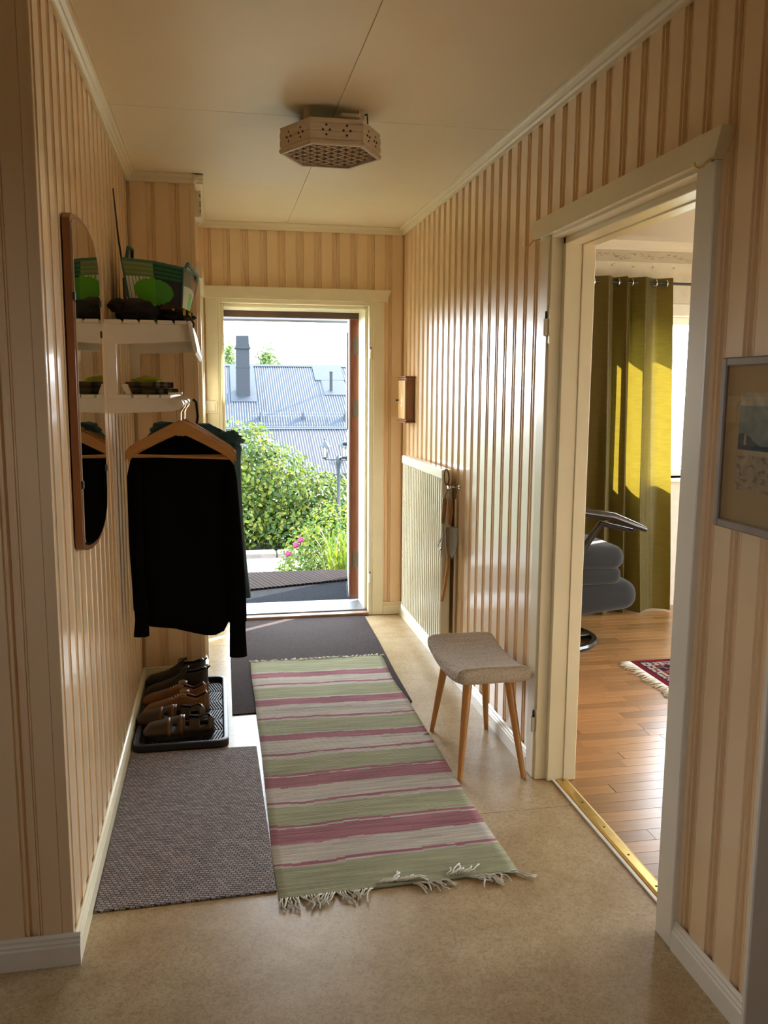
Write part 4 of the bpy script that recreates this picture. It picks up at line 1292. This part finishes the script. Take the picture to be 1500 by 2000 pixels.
# items on the lower shelf
t = thing('hi_vis_vest', (-.28, 3.62, 1.474), 'crumpled lime yellow safety vest on the lower shelf', 'vest')
lump((-.275, 3.66, 1.522), (.060, .05, .020), .5, 3.4, 6.6).build('fabric', 'hivis', t, smooth='all')
MB().box(-.30, -.20, 3.60, 3.68, 1.474, 1.509, .004).build('folded_base', 'hivis', t)
t = thing('plaid_scarf', (-.24, 3.46, 1.474), 'folded red and grey checked scarf on the lower shelf', 'scarf')
def pcol(u, v):
    k = int(u * 12)
    base = [(.18, .045, .02), (.20, .07, .03), (.05, .045, .04), (.02, .02, .022), (.16, .11, .04), (.14, .12, .06), (.13, .10, .06), (.03, .03, .035), (.22, .22, .22), (.03, .03, .04), (.2, .2, .2), (.06, .06, .06)][k % 12]
    return base if int(v * 7) % 3 else tuple(c * .6 for c in base)
for k, (z0, z1, x0_, x1_) in enumerate(((1.4745, 1.496, -.340, -.150), (1.497, 1.521, -.335, -.168))):
    def P(u, v, z0=z0, z1=z1, a=x0_, b_=x1_):
        ang = 2 * PI * v
        e = .5
        y = 3.455 + .085 * math.copysign(abs(math.cos(ang)) ** e, math.cos(ang))
        z = (z0 + z1) / 2 + (z1 - z0) / 2 * math.copysign(abs(math.sin(ang)) ** e, math.sin(ang)) * (1 - .5 * max(0, u - .85))
        return (lerp(a, b_, u), y, z)
    MB().grid(P, 36, 24, pcol).build('fold', 'fabric_col', t, smooth='all', recalc=False)
t = MB().prism([(-.345, 1.510), (-.325, 1.512), (-.312, 1.478), (-.314, 1.474), (-.330, 1.474)], 'y', 3.315, 3.36).build('white_box', 'plastic_white', None, label='small white card box leaning on the lower shelf', cat='box')

# fly swatter behind the bag
t = thing('fly_swatter', (-.375, 3.85, 1.744), 'wire handled fly swatter leaning on the wall behind the bag', 'fly swatter')
MB().tube([(-.372, 3.86, 1.95), (-.384, 3.78, 2.10), (-.390, 3.71, 2.285), (-.388, 3.705, 2.286), (-.380, 3.775, 2.10), (-.368, 3.85, 1.95)], .0022, 5).build('wire_handle', 'black_metal', t, smooth=True)
MB().prism([(3.80, 1.95), (3.93, 1.95), (3.95, 1.744), (3.83, 1.744)], 'x', -.374, -.370).build('pad', 'cap_black', t)

# ------------------------------------------------------------------ hangers and clothes
def make_hanger():
    t = thing('coat_hanger', (0, 0, 0), 'wooden coat hanger', 'hanger', 'wooden coat hangers on the rod')
    pts = []
    N = 24
    for i in range(-N, N + 1):
        s_ = i / N
        a = abs(s_)
        z = -.118 * (a ** 1.25) - .004 * math.sin(a * PI)
        if a > .9: z -= .012 * (a - .9) / .1
        h = lerp(.027, .019, min(1, a * 1.3))
        pts.append((s_ * .208, z, h))
    rings = []
    for x, z, h in pts:
        d = .0065
        zl = z - 2 * h * (1 if abs(x) > .01 else 1.12)
        rings.append([(x, -d, z - .003), (x, -d * .5, z), (x, d * .5, z), (x, d, z - .003), (x, d, zl + .003), (x, d * .5, zl), (x, -d * .5, zl), (x, -d, zl + .003)])
    MB().loft(rings).build('shoulders', 'hanger', t, smooth=40, local=True)
    MB().tube([(-.195, 0, -.142), (.195, 0, -.142)], .0055, 8).build('trouser_bar', 'hanger', t, smooth=True, local=True)
    hk = [(0, 0, -.01), (0, 0, .030), (.006, 0, .042)]
    for i in range(10):
        a = -.5 + i / 9 * 3.9
        hk.append((.0 + .0165 * math.cos(a), 0, .0625 + .0165 * math.sin(a)))
    MB().tube(hk, .0021, 6).build('hook', 'chrome', t, smooth=True, local=True)
    return t
hg = make_hanger()
HZ = 1.374
RODX = -.1385
hang = [(3.435, .05, 'empty wooden coat hanger at the front of the rod'), (3.475, .02, 'wooden coat hanger carrying the black sweater'), (3.575, -.04, 'empty wooden coat hanger between sweater and teal jacket'), (3.640, .03, 'wooden coat hanger carrying the teal jacket')]
for k, (y, rz, lab) in enumerate(hang):
    o = hg if k == 0 else copy_tree(hg)
    o.location = (RODX + (.0 if k < 2 else .008), y, HZ)
    o.rotation_euler = (0, .045 if k == 0 else .02 * (k - 1), rz)
    o['label'] = lab

def garment(t, rows, y, dep, name, m, seed=0.0, n=40, fold=.012, hem=None):
    rings = []
    for (z, xl, xr, d) in rows:
        ring = []
        for j in range(n):
            a = 2 * PI * j / n
            ca_, sa_ = math.cos(a), math.sin(a)
            x = lerp(xl, xr, .5) + (xr - xl) / 2 * math.copysign(abs(ca_) ** .8, ca_)
            yy = y + d * math.copysign(abs(sa_) ** .8, sa_) + fold * nz(x * 14 + seed, z * 1.6, sa_ * 2 + seed) * min(1, d / .03)
            zz = z + (hem(x) if hem and z == rows[-1][0] else 0)
            ring.append((x, yy, zz))
        rings.append(ring)
    return MB().loft(rings).build(name, m, t, smooth='all')
t = thing('sweater', (-.13, 3.50, .40), 'long sleeved black sweater hanging behind the first coat hanger', 'sweater')
YS = 3.505
rows = [(1.315, -.185, -.085, .012), (1.300, -.215, -.055, .020), (1.270, -.275, .0, .022), (1.235, -.335, .055, .025), (1.19, -.345, .066, .030)]
for i in range(12):
    s_ = i / 11
    rows.append((lerp(1.15, .53, s_), lerp(-.345, -.302, s_ ** 1.5), lerp(.062, .036, s_), lerp(.030, .036, s_)))
garment(t, rows, YS, .03, 'body', 'knit', 2.0, hem=lambda x: interp(x, [(-.32, .010), (-.19, .010), (-.16, -.012), (-.11, -.014), (-.09, -.030), (-.02, -.036), (.01, -.022), (.05, .06)]))
def sleeve(path, name='sleeve', m='knit', par=None):
    rings = []
    for (x, y, z, rx, ry) in path:
        rings.append([(x + rx * math.copysign(abs(math.cos(2 * PI * k / 20)) ** .8, math.cos(2 * PI * k / 20)), y + ry * math.sin(2 * PI * k / 20), z) for k in range(20)])
    return MB().loft(rings).build(name, m, par, smooth='all')
sl1 = sleeve([(-.318, YS, 1.225, .020, .018), (-.325, YS - .01, 1.15, .030, .028), (-.326, YS - .012, .9, .030, .028), (-.322, YS - .012, .70, .028, .026), (-.318, YS - .012, .610, .030, .026)], par=t)
sleeve([(-.318, YS - .012, .612, .027, .022), (-.316, YS - .012, .57, .027, .021), (-.320, YS - .012, .500, .031, .021)], 'cuff', 'knit', sl1)
sl2 = sleeve([(.040, YS, 1.225, .018, .018), (.044, YS - .01, 1.14, .030, .028), (.056, YS - .012, .9, .034, .03), (.064, YS - .012, .68, .038, .03), (.066, YS - .012, .545, .037, .03)], par=t)
sleeve([(.066, YS - .012, .548, .032, .026), (.065, YS - .012, .50, .033, .025), (.066, YS - .012, .395, .036, .025)], 'cuff', 'knit', sl2)
t = thing('jacket', (-.10, 3.67, .58), 'dark teal jacket hanging behind the black sweater', 'jacket')
rows = [(1.352, -.21, -.03, .02), (1.345, -.25, -.02, .03), (1.32, -.27, .03, .035), (1.285, -.30, .085, .04), (1.25, -.31, .10, .045)]
for i in range(12):
    s_ = i / 11
    rows.append((lerp(1.2, .60, s_), lerp(-.31, -.27, s_), lerp(.095, .128, s_ ** 2), .05))
garment(t, rows, 3.685, .05, 'body', 'teal', 7.0, fold=.02)
lump((.045, 3.66, 1.285), (.055, .035, .035), .35, 2.5, 4.4, flat=False).build('collar', 'teal', t, smooth='all')
lump((-.215, 3.66, 1.330), (.055, .03, .030), .2, 2.0, 2.4, flat=False).build('hood', 'teal', t, smooth='all')
MB().tube([(-.098, 3.70, 1.452), (-.085, 3.70, 1.44), (-.080, 3.70, 1.38), (-.085, 3.69, 1.345)], .006, 6).build('hanging_loop', 'cap_black', t, smooth=True)

# ------------------------------------------------------------------ ceiling lamp
LX, LY, LR = .4395, 3.345, .189
t = thing('ceiling_lamp', (LX, LY, 2.35), 'hexagonal whitewashed wooden ceiling lamp with pierced sides and lattice', 'lamp')
def hexring(r, z): return [(LX + r * math.cos(k * PI / 3), LY + r * math.sin(k * PI / 3), z) for k in range(6)]
prof = [(.176, 2.360), (.188, 2.360), (.193, 2.366), (.192, 2.375), (.186, 2.379), (.190, 2.385), (.190, 2.405), (.187, 2.408), (.190, 2.412), (.190, 2.432), (.187, 2.436), (.189, 2.450), (.177, 2.450), (.176, 2.37)]
for k in range(6):
    a0, a1 = k * PI / 3, (k + 1) * PI / 3
    vs = []
    for a in (a0 + .0025, a1 - .0025):
        vs += [(LX + r * math.cos(a), LY + r * math.sin(a), z) for r, z in prof]
    n = len(prof)
    sd_ = MB().add(vs, [list(range(n)), list(range(2 * n - 1, n - 1, -1))] + [[i, (i + 1) % n, n + (i + 1) % n, n + i] for i in range(n)]).build('side_board', 'lampwood', t)
    am = (a0 + a1) / 2
    nrm = Vector((math.cos(am), math.sin(am), 0)); tg = Vector((-math.sin(am), math.cos(am), 0))
    ho = MB()
    ap = .1905 * math.cos(PI / 6)
    for u in (-.037, .037):
        for du, dz in ((0, .0165), (0, -.0165), (.0125, 0), (-.0125, 0)):
            c = Vector((LX, LY, 2.410 + dz)) + nrm * (ap + .0005) + tg * (u + du)
            ring0 = [c - nrm * .006 + (tg * math.cos(j * PI / 5) + Vector((0, 0, 1)) * math.sin(j * PI / 5)) * .0042 for j in range(10)]
            ring1 = [p + nrm * .0065 for p in ring0]
            ho.loft([ring0, ring1])
    ho.build('dark_hole_plug', 'hole', sd_)  # dark plugs on the boards, coloured as the shade of open holes
MB().loft([hexring(.172, 2.446), hexring(.172, 2.449)]).build('top_board', 'hole', t)
Rin = .176
for dr in (PI / 6 + .15, PI / 6 + .15 + PI / 2):
    d = Vector((math.cos(dr), math.sin(dr), 0)); nn = Vector((-math.sin(dr), math.cos(dr), 0))
    for k in range(-6, 7):
        off = k * .037
        ts = []
        for j in range(6):
            p, q2 = Vector((Rin * math.cos(j * PI / 3), Rin * math.sin(j * PI / 3), 0)), Vector((Rin * math.cos((j + 1) * PI / 3), Rin * math.sin((j + 1) * PI / 3), 0))
            a, b_ = p.dot(nn) - off, q2.dot(nn) - off
            if a * b_ < 0:
                s_ = a / (a - b_)
                ts.append(p.lerp(q2, s_).dot(d))
        if len(ts) == 2 and abs(ts[0] - ts[1]) > .03:
            c0, c1 = Vector((LX, LY, 0)) + nn * off + d * min(ts), Vector((LX, LY, 0)) + nn * off + d * max(ts)
            w = nn * .0028
            MB().add([(*(c0 - w).xy, 2.366), (*(c0 + w).xy, 2.366), (*(c1 + w).xy, 2.366), (*(c1 - w).xy, 2.366), (*(c0 - w).xy, 2.386), (*(c0 + w).xy, 2.386), (*(c1 + w).xy, 2.386), (*(c1 - w).xy, 2.386)],
                     [(0, 1, 2, 3), (4, 5, 6, 7), (0, 1, 5, 4), (1, 2, 6, 5), (2, 3, 7, 6), (3, 0, 4, 7)]).build('lattice_slat', 'lampgrid', t)
for (ax_, ay_) in ((-.11, -.10), (-.11, .08), (.09, -.10)):
    MB().box(LX + ax_, LX + ax_ + .02, LY + ay_, LY + ay_ + .02, 2.449, ZC, .001).build('spacer', 'lampwood', t)
MB().box(LX + .02, LX + .095, LY - .12, LY - .06, 2.466, 2.486, .006).build('terminal_box', 'plastic_white', t)
MB().tube([(LX + .095, LY - .09, 2.48), (LX + .12, LY - .10, 2.49), (LX + .13, LY - .06, 2.47), (LX + .10, LY - .04, 2.455)], .003, 6).build('cable', 'black_metal', t, smooth=True)

# ------------------------------------------------------------------ radiator, tools, cabinet, switch, chime
t = thing('radiator', (1.15, 4.7, .19), 'white ribbed panel radiator under the key cabinet', 'radiator')
RX, RYa, RYb, RZ0, RZ1 = 1.118, 4.195, 5.165, .118, 1.095
pl = [(RX + .017, RYa)]
nr = 22
for k in range(nr):
    y = RYa + .008 + (RYb - RYa - .016) * k / nr
    p = (RYb - RYa - .016) / nr
    pl += [(RX + .016, y), (RX + .004, y + p * .18), (RX, y + p * .28), (RX, y + p * .58), (RX + .004, y + p * .68), (RX + .016, y + p * .86)]
pl += [(RX + .017, RYb), (RX + .023, RYb), (RX + .023, RYa)]
MB().prism(pl, 'z', RZ0 + .035, RZ1 - .050).build('front_panel', 'rad', t)
MB().box(RX - .002, RX + .05, RYa, RYb, RZ1 - .052, RZ1, .006).build('top_cover', 'rad', t)
MB().box(RX - .001, RX + .022, RYa, RYb, RZ0, RZ0 + .037, .006).build('bottom_rail', 'rad', t)
MB().box(RX + .032, RX + .048, RYa + .01, RYb - .01, RZ0 + .01, RZ1 - .05, .003).build('back_panel', 'rad', t)
MB().box(RX, RX + .048, RYa - .004, RYa + .001, RZ0 + .02, RZ1 - .01, .002).build('side_panel', 'rad', t)
for y in (RYa + .15, RYb - .15):
    MB().box(RX + .045, XR + .004, y - .012, y + .012, .30, 1.0, .002).build('wall_bracket', 'rad', t)
MB().tube([(RX + .030, RYa + .03, RZ0 + .005), (RX + .030, RYa + .03, .12), (RX + .030, RYa + .03, .0)], .008, 8).build('pipe', 'rad', t, smooth=True)
tt = thing('heating_pipe', (1.17, 4.16, 0), 'slim cream cable duct running down beside the radiator', 'pipe')
MB().tube([(1.180, 4.150, .95), (1.180, 4.150, .12), (1.176, 4.135, .085), (1.170, 4.10, .083)], .006, 8).build('duct', 'cream', tt, smooth=True)

t = thing('wall_hook', (1.18, 4.13, 1.0), 'small glass knob wall hook holding garden tools', 'hook')
MB().lathe([(.014, 1.195), (.014, 1.186), (.005, 1.182), (.005, 1.148), (.012, 1.144), (.0135, 1.137), (.010, 1.130), (.003, 1.127)], (0, 4.13, 1.012), 12, 'x').build('knob', 'chrome', t, smooth=True)
TY = 4.105
t = thing('hand_trowel', (1.145, TY, .64), 'garden hand trowel with wooden handle hanging from the hook', 'trowel')
MB().tube([(1.137, TY, .952), (1.139, TY, .935), (1.139, TY, .90), (1.136, TY, .85), (1.135, TY, .825)], [.010, .0135, .0135, .012, .009], 10).build('handle', 'cork', t, smooth=True)
MB().tube([(1.135, TY, .828), (1.138, TY, .80)], .0045, 8).build('tang', 'steel', t, smooth=True)
def blade(u, v):
    z = lerp(.815, .650, v)
    w = .034 * interp(v, [(0, .85), (.05, 1), (.55, .95), (.8, .68), (.95, .28), (1, .03)])
    x = 1.145 + (u * 2 - 1) * w
    return (x, TY - .002 + .016 * (1 - (2 * u - 1) ** 2) * (1 - v * .6) - .008, z)
o = MB().grid(blade, 12, 14).build('blade', 'steel', t, smooth='all', recalc=False)
mod(o, 'SOLIDIFY', thickness=.0018, offset=0)
MB().tube([(1.136, TY, .948), (1.140, 4.12, 1.004), (1.146, 4.13, 1.0275), (1.146, 4.14, 1.004), (1.138, TY + .004, .948)], .002, 5).build('hanging_cord', 'leather_cord', t, smooth=True)
FY = 4.135
t = thing('hand_fork', (1.12, FY, .66), 'small garden fork with wooden handle hanging behind the trowel', 'garden fork')
MB().tube([(1.114, FY, .958), (1.115, FY, .94), (1.113, FY, .90), (1.110, FY, .85), (1.108, FY, .828)], [.009, .012, .012, .011, .008], 10).build('handle', 'cork', t, smooth=True)
MB().tube([(1.108, FY, .83), (1.110, FY, .76), (1.103, FY, .70)], .004, 8).build('tang', 'steel', t, smooth=True)
for k, x in enumerate((1.092, 1.101, 1.110)):
    MB().tube([(1.103, FY, .705), (x, FY, .69), (x - .001, FY - .004, .655)], [.003, .003, .0012], 6).build('tine', 'steel', t, smooth=True)
MB().tube([(1.110, FY, .765), (1.095, FY - .01, .745), (1.078, FY - .02, .715)], [.003, .003, .0015], 6).build('tine', 'steel', t, smooth=True)
MB().tube([(1.113, FY, .955), (1.128, 4.135, 1.0), (1.138, 4.13, 1.0275), (1.136, 4.142, 1.0), (1.115, FY + .004, .955)], .002, 5).build('hanging_cord', 'leather_cord', t, smooth=True)
SY = 4.165
t = thing('weeding_stick', (1.13, SY, .42), 'slender garden weeder with long orange wood handle hanging lowest', 'weeder')
MB().tube([(1.150, SY, .70), (1.146, SY, .60), (1.133, SY, .50), (1.118, SY, .418)], [.008, .0085, .009, .0085], 8).build('handle', 'beech', t, smooth=True)
MB().tube([(1.150, SY, .695), (1.160, SY, .85), (1.158, SY, .99)], .004, 8).build('shaft', 'steel', t, smooth=True)
MB().tube([(1.158, SY, .985), (1.156, 4.14, 1.020), (1.154, 4.13, 1.0275), (1.156, 4.135, 1.01)], .003, 6).build('hook', 'steel', t, smooth=True)
t = thing('leather_loop', (1.135, 4.13, 1.02), 'knotted leather cord loop tied around the glass knob', 'cord')
lp = []
for i in range(15):
    a = i / 14 * 2 * PI
    lp.append((1.128 + .013 * math.sin(a), 4.15 + .01 * math.cos(a), 1.062 + .038 * math.cos(a)))
MB().tube(lp, .0045, 6).build('loop', 'leather_cord', t, smooth=True)
MB().tube([(1.118, 4.13, 1.028), (1.132, 4.115, 1.024), (1.148, 4.11, 1.030), (1.164, 4.105, 1.045)], .0035, 6).tube([(1.150, 4.12, 1.025), (1.166, 4.11, 1.015), (1.170, 4.11, .985)], .003, 6).build('knot', 'leather_cord', t, smooth=True)

t = thing('key_cabinet', (1.165, 5.255, 1.30), 'small pine key cabinet on the wall above the radiator', 'cabinet')
MB().box(1.142, XR + .002, 5.155, 5.355, 1.312, 1.556, .001).build('body', 'pine_dark', t)
MB().box(1.132, XR + .002, 5.140, 5.370, 1.556, 1.570, .004).box(1.126, XR + .002, 5.130, 5.380, 1.570, 1.577, .002).build('cornice', 'pine_dark', t)
MB().box(1.132, XR + .002, 5.140, 5.370, 1.300, 1.312, .004).box(1.126, XR + .002, 5.130, 5.380, 1.293, 1.300, .002).build('base_moulding', 'pine_dark', t)
dr = MB().box(1.130, 1.1415, 5.160, 5.350, 1.316, 1.552, .002).build('door', 'pine', t)
MB().lathe([(.0045, 1.130), (.004, 1.122), (.0085, 1.114), (.006, 1.110)], (0, 5.335, 1.430), 10, 'x').build('knob', 'dark_screw', dr, smooth=True)
fl = MB()
for k in range(14):
    a = R_.uniform(0, 2 * PI); r = R_.uniform(0, .035)
    fl.ball((1.1297, 5.25 + r * math.cos(a), 1.43 + 1.5 * r * math.sin(a)), (.0005, .006, .008), 6, 4)
fl.build('painted_flower', 'lr_ceiling', dr)

t = thing('light_switch', (-.035, YF - .016, 1.34), 'cream square light switch on the entrance casing', 'switch')
MB().box(-.073, .003, YF - .024, YF - .0155, 1.340, 1.420, .003).build('plate', 'plastic_white', t)
MB().box(-.060, -.010, YF - .029, YF - .023, 1.354, 1.406, .002).build('rocker', 'plastic_white', t)
t = thing('door_chime', (XP + .02, 4.48, 2.31), 'small cream door chime box high on the corner wall', 'chime')
MB().box(XP, XP + .034, 4.42, 4.54, 2.322, 2.445, .003).build('housing', 'plastic_white', t)
for z in (2.345, 2.372, 2.385, 2.415):
    MB().box(XP + .0262, XP + .0305, 4.4185, 4.4205, z, z + .008 + .006 * (z > 2.4)).build('slot', 'hole', t)

for (y0, sg, lab) in ((3.095, 1, 'brass S hook under the far end of the living room door head'), (1.935, -1, 'brass S hook under the near end of the living room door head')):
    t = thing('brass_hook', (XR - .03, y0, 2.03), lab, 'hook', 'brass hooks on the door head')
    pts = [(XR - .014, y0 - .02 * sg, 2.043), (XR - .022, y0 - .02 * sg, 2.044), (XR - .034, y0, 2.043), (XR - .042, y0 + .004, 2.036), (XR - .046, y0 + .008, 2.026), (XR - .056, y0 + .010, 2.022), (XR - .064, y0 + .012, 2.026), (XR - .067, y0 + .013, 2.036)]
    MB().tube(pts, .0025, 6).build('wire', 'brass', t, smooth=True)

# ------------------------------------------------------------------ framed picture
t = thing('framed_picture', (XR - .01, 1.735, 1.18), 'framed watercolour landscape with wide brown mat on the right wall', 'picture')
PX = XR - .022
for (a, b_, c, d) in ((1.835, 1.855, 1.180, 1.577), (1.607, 1.627, 1.180, 1.577), (1.627, 1.835, 1.180, 1.200), (1.627, 1.835, 1.557, 1.577)):
    MB().box(PX, XR, a, b_, c, d, .003).build('frame_rail', 'frame_grey', t)
MB().box(PX + .008, XR - .004, 1.627, 1.835, 1.200, 1.557).build('mat_board', 'passe', t)
def wc(u, v):
    n_ = .08 * nz(u * 6, v * 9, 3)
    if v > .86: c = (.42, .36, .24)
    elif v > .52 + .06 * math.sin(u * 5 + 1) : c = (.20, .23, .20)
    elif v > .46: c = (.055, .085, .095) if nz(u * 7, 1.0) > -.3 else (.30, .28, .18)
    elif v > .42: c = (.04, .065, .08)
    elif v > .36: c = (.40, .34, .20)
    else: c = (.36, .28, .17) if nz(u * 6, v * 22) < .25 else (.24, .17, .09)
    return tuple(max(0, x + n_ * x * 4) for x in c)
MB().grid(lambda u, v: (PX + .0075, lerp(1.782, 1.650, u), lerp(1.275, 1.497, v)), 30, 60, wc).build('painting', 'watercolour', t, recalc=False)
MB().box(PX + .003, PX + .005, 1.627, 1.835, 1.200, 1.557).build('glass', 'pic_glass', t)

# ------------------------------------------------------------------ living room
t = thing('curtain', (2.7, 5.27, 0), 'olive green satin eyelet curtain hanging to the parquet floor', 'curtain')
def cur(u, v):
    z = lerp(.008, 2.222, v)
    x = lerp(2.15, lerp(3.02, 2.915, v), u) + .05 * (1 - v) * (nz(u * 3, 2.0))
    ph = (u + .05 * math.sin(u * 9 + 1)) * 4.6 * 2 * PI + .6
    amp = lerp(.050, .040, v) * (1 + .4 * nz(u * 5, v * 1.2))
    y = 5.262 + amp * math.sin(ph + .8 * nz(u * 4, v * 1.5, 6)) + .010 * nz(u * 22, v * 3, 4) * (1 - v * .7)
    x += .006 * math.sin(2 * ph)
    return (x, min(y, 5.325), z)
q = MB().grid(cur, 150, 46)
cu = q.build('drape', 'curtain', t, smooth='all', recalc=False)
for k in range(9):
    u = (k * .5 * 2 * PI - .6 + PI) / (4.6 * 2 * PI)
    if 0 < u < 1:
        p = cur(u, .976)
        MB().lathe([(.021, p[0] - .002), (.027, p[0] - .002), (.027, p[0] + .002), (.021, p[0] + .002), (.021, p[0] - .002)], (0, 5.262, 2.186), 16, 'x', cap=False).build('eyelet', 'chrome', t, smooth=True)
t = thing('curtain_rod', (3.1, 5.262, 2.18), 'black curtain rod above the living room window', 'curtain rod')
MB().lathe([(.009, 1.75), (.009, 4.6)], (0, 5.262, 2.188), 12, 'x').build('rod', 'black_metal', t, smooth=True)
for x in (1.8, 3.5, 4.55):
    MB().tube([(x, 5.262, 2.188), (x, 5.35, 2.188), (x, 5.398, 2.188)], .007, 8).build('rod_bracket', 'black_metal', t, smooth=True)

t = thing('recliner', (1.95, 4.75, 0), 'grey upholstered recliner armchair with black wooden arms', 'armchair')
def cush(x0, x1, y0, y1, z0, z1, w, name, m='grey_wool', rot=0.0, tilt=None):
    mb = MB().box(x0, x1, y0, y1, z0, z1)
    if tilt:
        cx, cz, a = tilt
        mb.xform(lambda p: (cx + (p[0] - cx) * math.cos(a) + (p[2] - cz) * math.sin(a), p[1], cz - (p[0] - cx) * math.sin(a) + (p[2] - cz) * math.cos(a)))
    o = mb.build(name, m, t, smooth='all')
    mod(o, 'BEVEL', width=w, segments=6)
    return o
cush(1.70, 2.315, 4.50, 5.00, .475, .620, .070, 'seat_cushion', tilt=(2.0, .55, .05))
cush(1.72, 2.305, 4.52, 4.98, .372, .485, .054, 'seat_base')
cush(1.85, 2.410, 4.50, 5.00, .195, .375, .085, 'leg_rest', tilt=(2.1, .28, -.10))
cush(1.52, 1.72, 4.47, 5.03, .50, 1.16, .085, 'backrest', tilt=(1.62, .5, -.22))
for y in (4.40, 5.06):
    MB().tube([(1.60, y, .34), (1.62, y, .62), (1.72, y, .80), (1.95, y, .835), (2.16, y, .80), (2.30, y, .745), (2.365, y, .722)], [.022, .024, .026, .027, .026, .022, .014], 10).tube([(2.29, y + .02, .715), (2.10, y + .02, .76), (1.95, y + .02, .55), (1.90, y + .02, .38)], [.012, .02, .022, .022], 10).build('armrest', 'black_lacquer', t, smooth=True)
    MB().tube([(1.60, y, .36), (1.90, y, .36)], .02, 8).tube([(1.75, y, .36), (1.75, 4.73, .34)], .02, 8).build('arm_support', 'black_lacquer', t, smooth=True)
MB().lathe([(.04, .03), (.04, .36)], (1.92, 4.73, 0), 14).build('pedestal', 'black_lacquer', t, smooth=True)
rg = []
for i in range(36):
    a = i / 36 * 2 * PI
    rg.append((1.92 + .29 * math.cos(a), 4.73 + .27 * math.sin(a), .020))
MB().tube(rg, .020, 8, closed=True).box(1.64, 2.20, 4.70, 4.76, .005, .035, .008).build('base_ring', 'black_lacquer', t, smooth=True)

t = thing('oriental_rug', (2.7, 3.6, 0), 'red and navy oriental rug with cream fringe on the parquet', 'rug')
OX0, OX1, OY0, OY1 = 2.222, 3.4, 2.25, 4.255
def oc(u, v):
    x, y = u * (OX1 - OX0), v * (OY1 - OY0)
    e = min(x, OX1 - OX0 - x, y, OY1 - OY0 - y)
    if e < .035: return (.17, .008, .022)
    if e < .047: return (.02, .015, .05)
    if e < .095: return (.42, .37, .29) if nz(x * 60, y * 60) < .12 else (.10, .03, .06)
    if e < .105: return (.17, .008, .022)
    if e < .20: return (.012, .012, .035) if nz(x * 45, y * 45, 2) < .1 else (.30, .10, .09)
    return (.16, .012, .025) if nz(x * 30, y * 30, 5) < .15 else (.015, .015, .05)
MB().grid(lambda u, v: (lerp(OX0, OX1, u), lerp(OY0, OY1, v), .007), 120, 190, oc).add([(OX0, OY0, .0005), (OX1, OY0, .0005), (OX1, OY1, .0005), (OX0, OY1, .0005)], [(0, 1, 2, 3)]).build('pile', 'oriental', t, recalc=False)
fr = MB()
for k in range(220):
    y = lerp(OY0 + .004, OY1 - .004, (k + .5) / 220)
    a = PI + R_.gauss(0, .22) + .2 * math.sin(k * .3)
    L_ = R_.uniform(.055, .085)
    fr.tube([(OX0 + .004, y, .006), (OX0 + .5 * L_ * math.cos(a), y + .5 * L_ * math.sin(a), .006), (OX0 + L_ * math.cos(a), y + L_ * math.sin(a + .2), .004)], .0032, 4)
fr.build('fringe', 'fringe', t, smooth='all', kind='stuff')
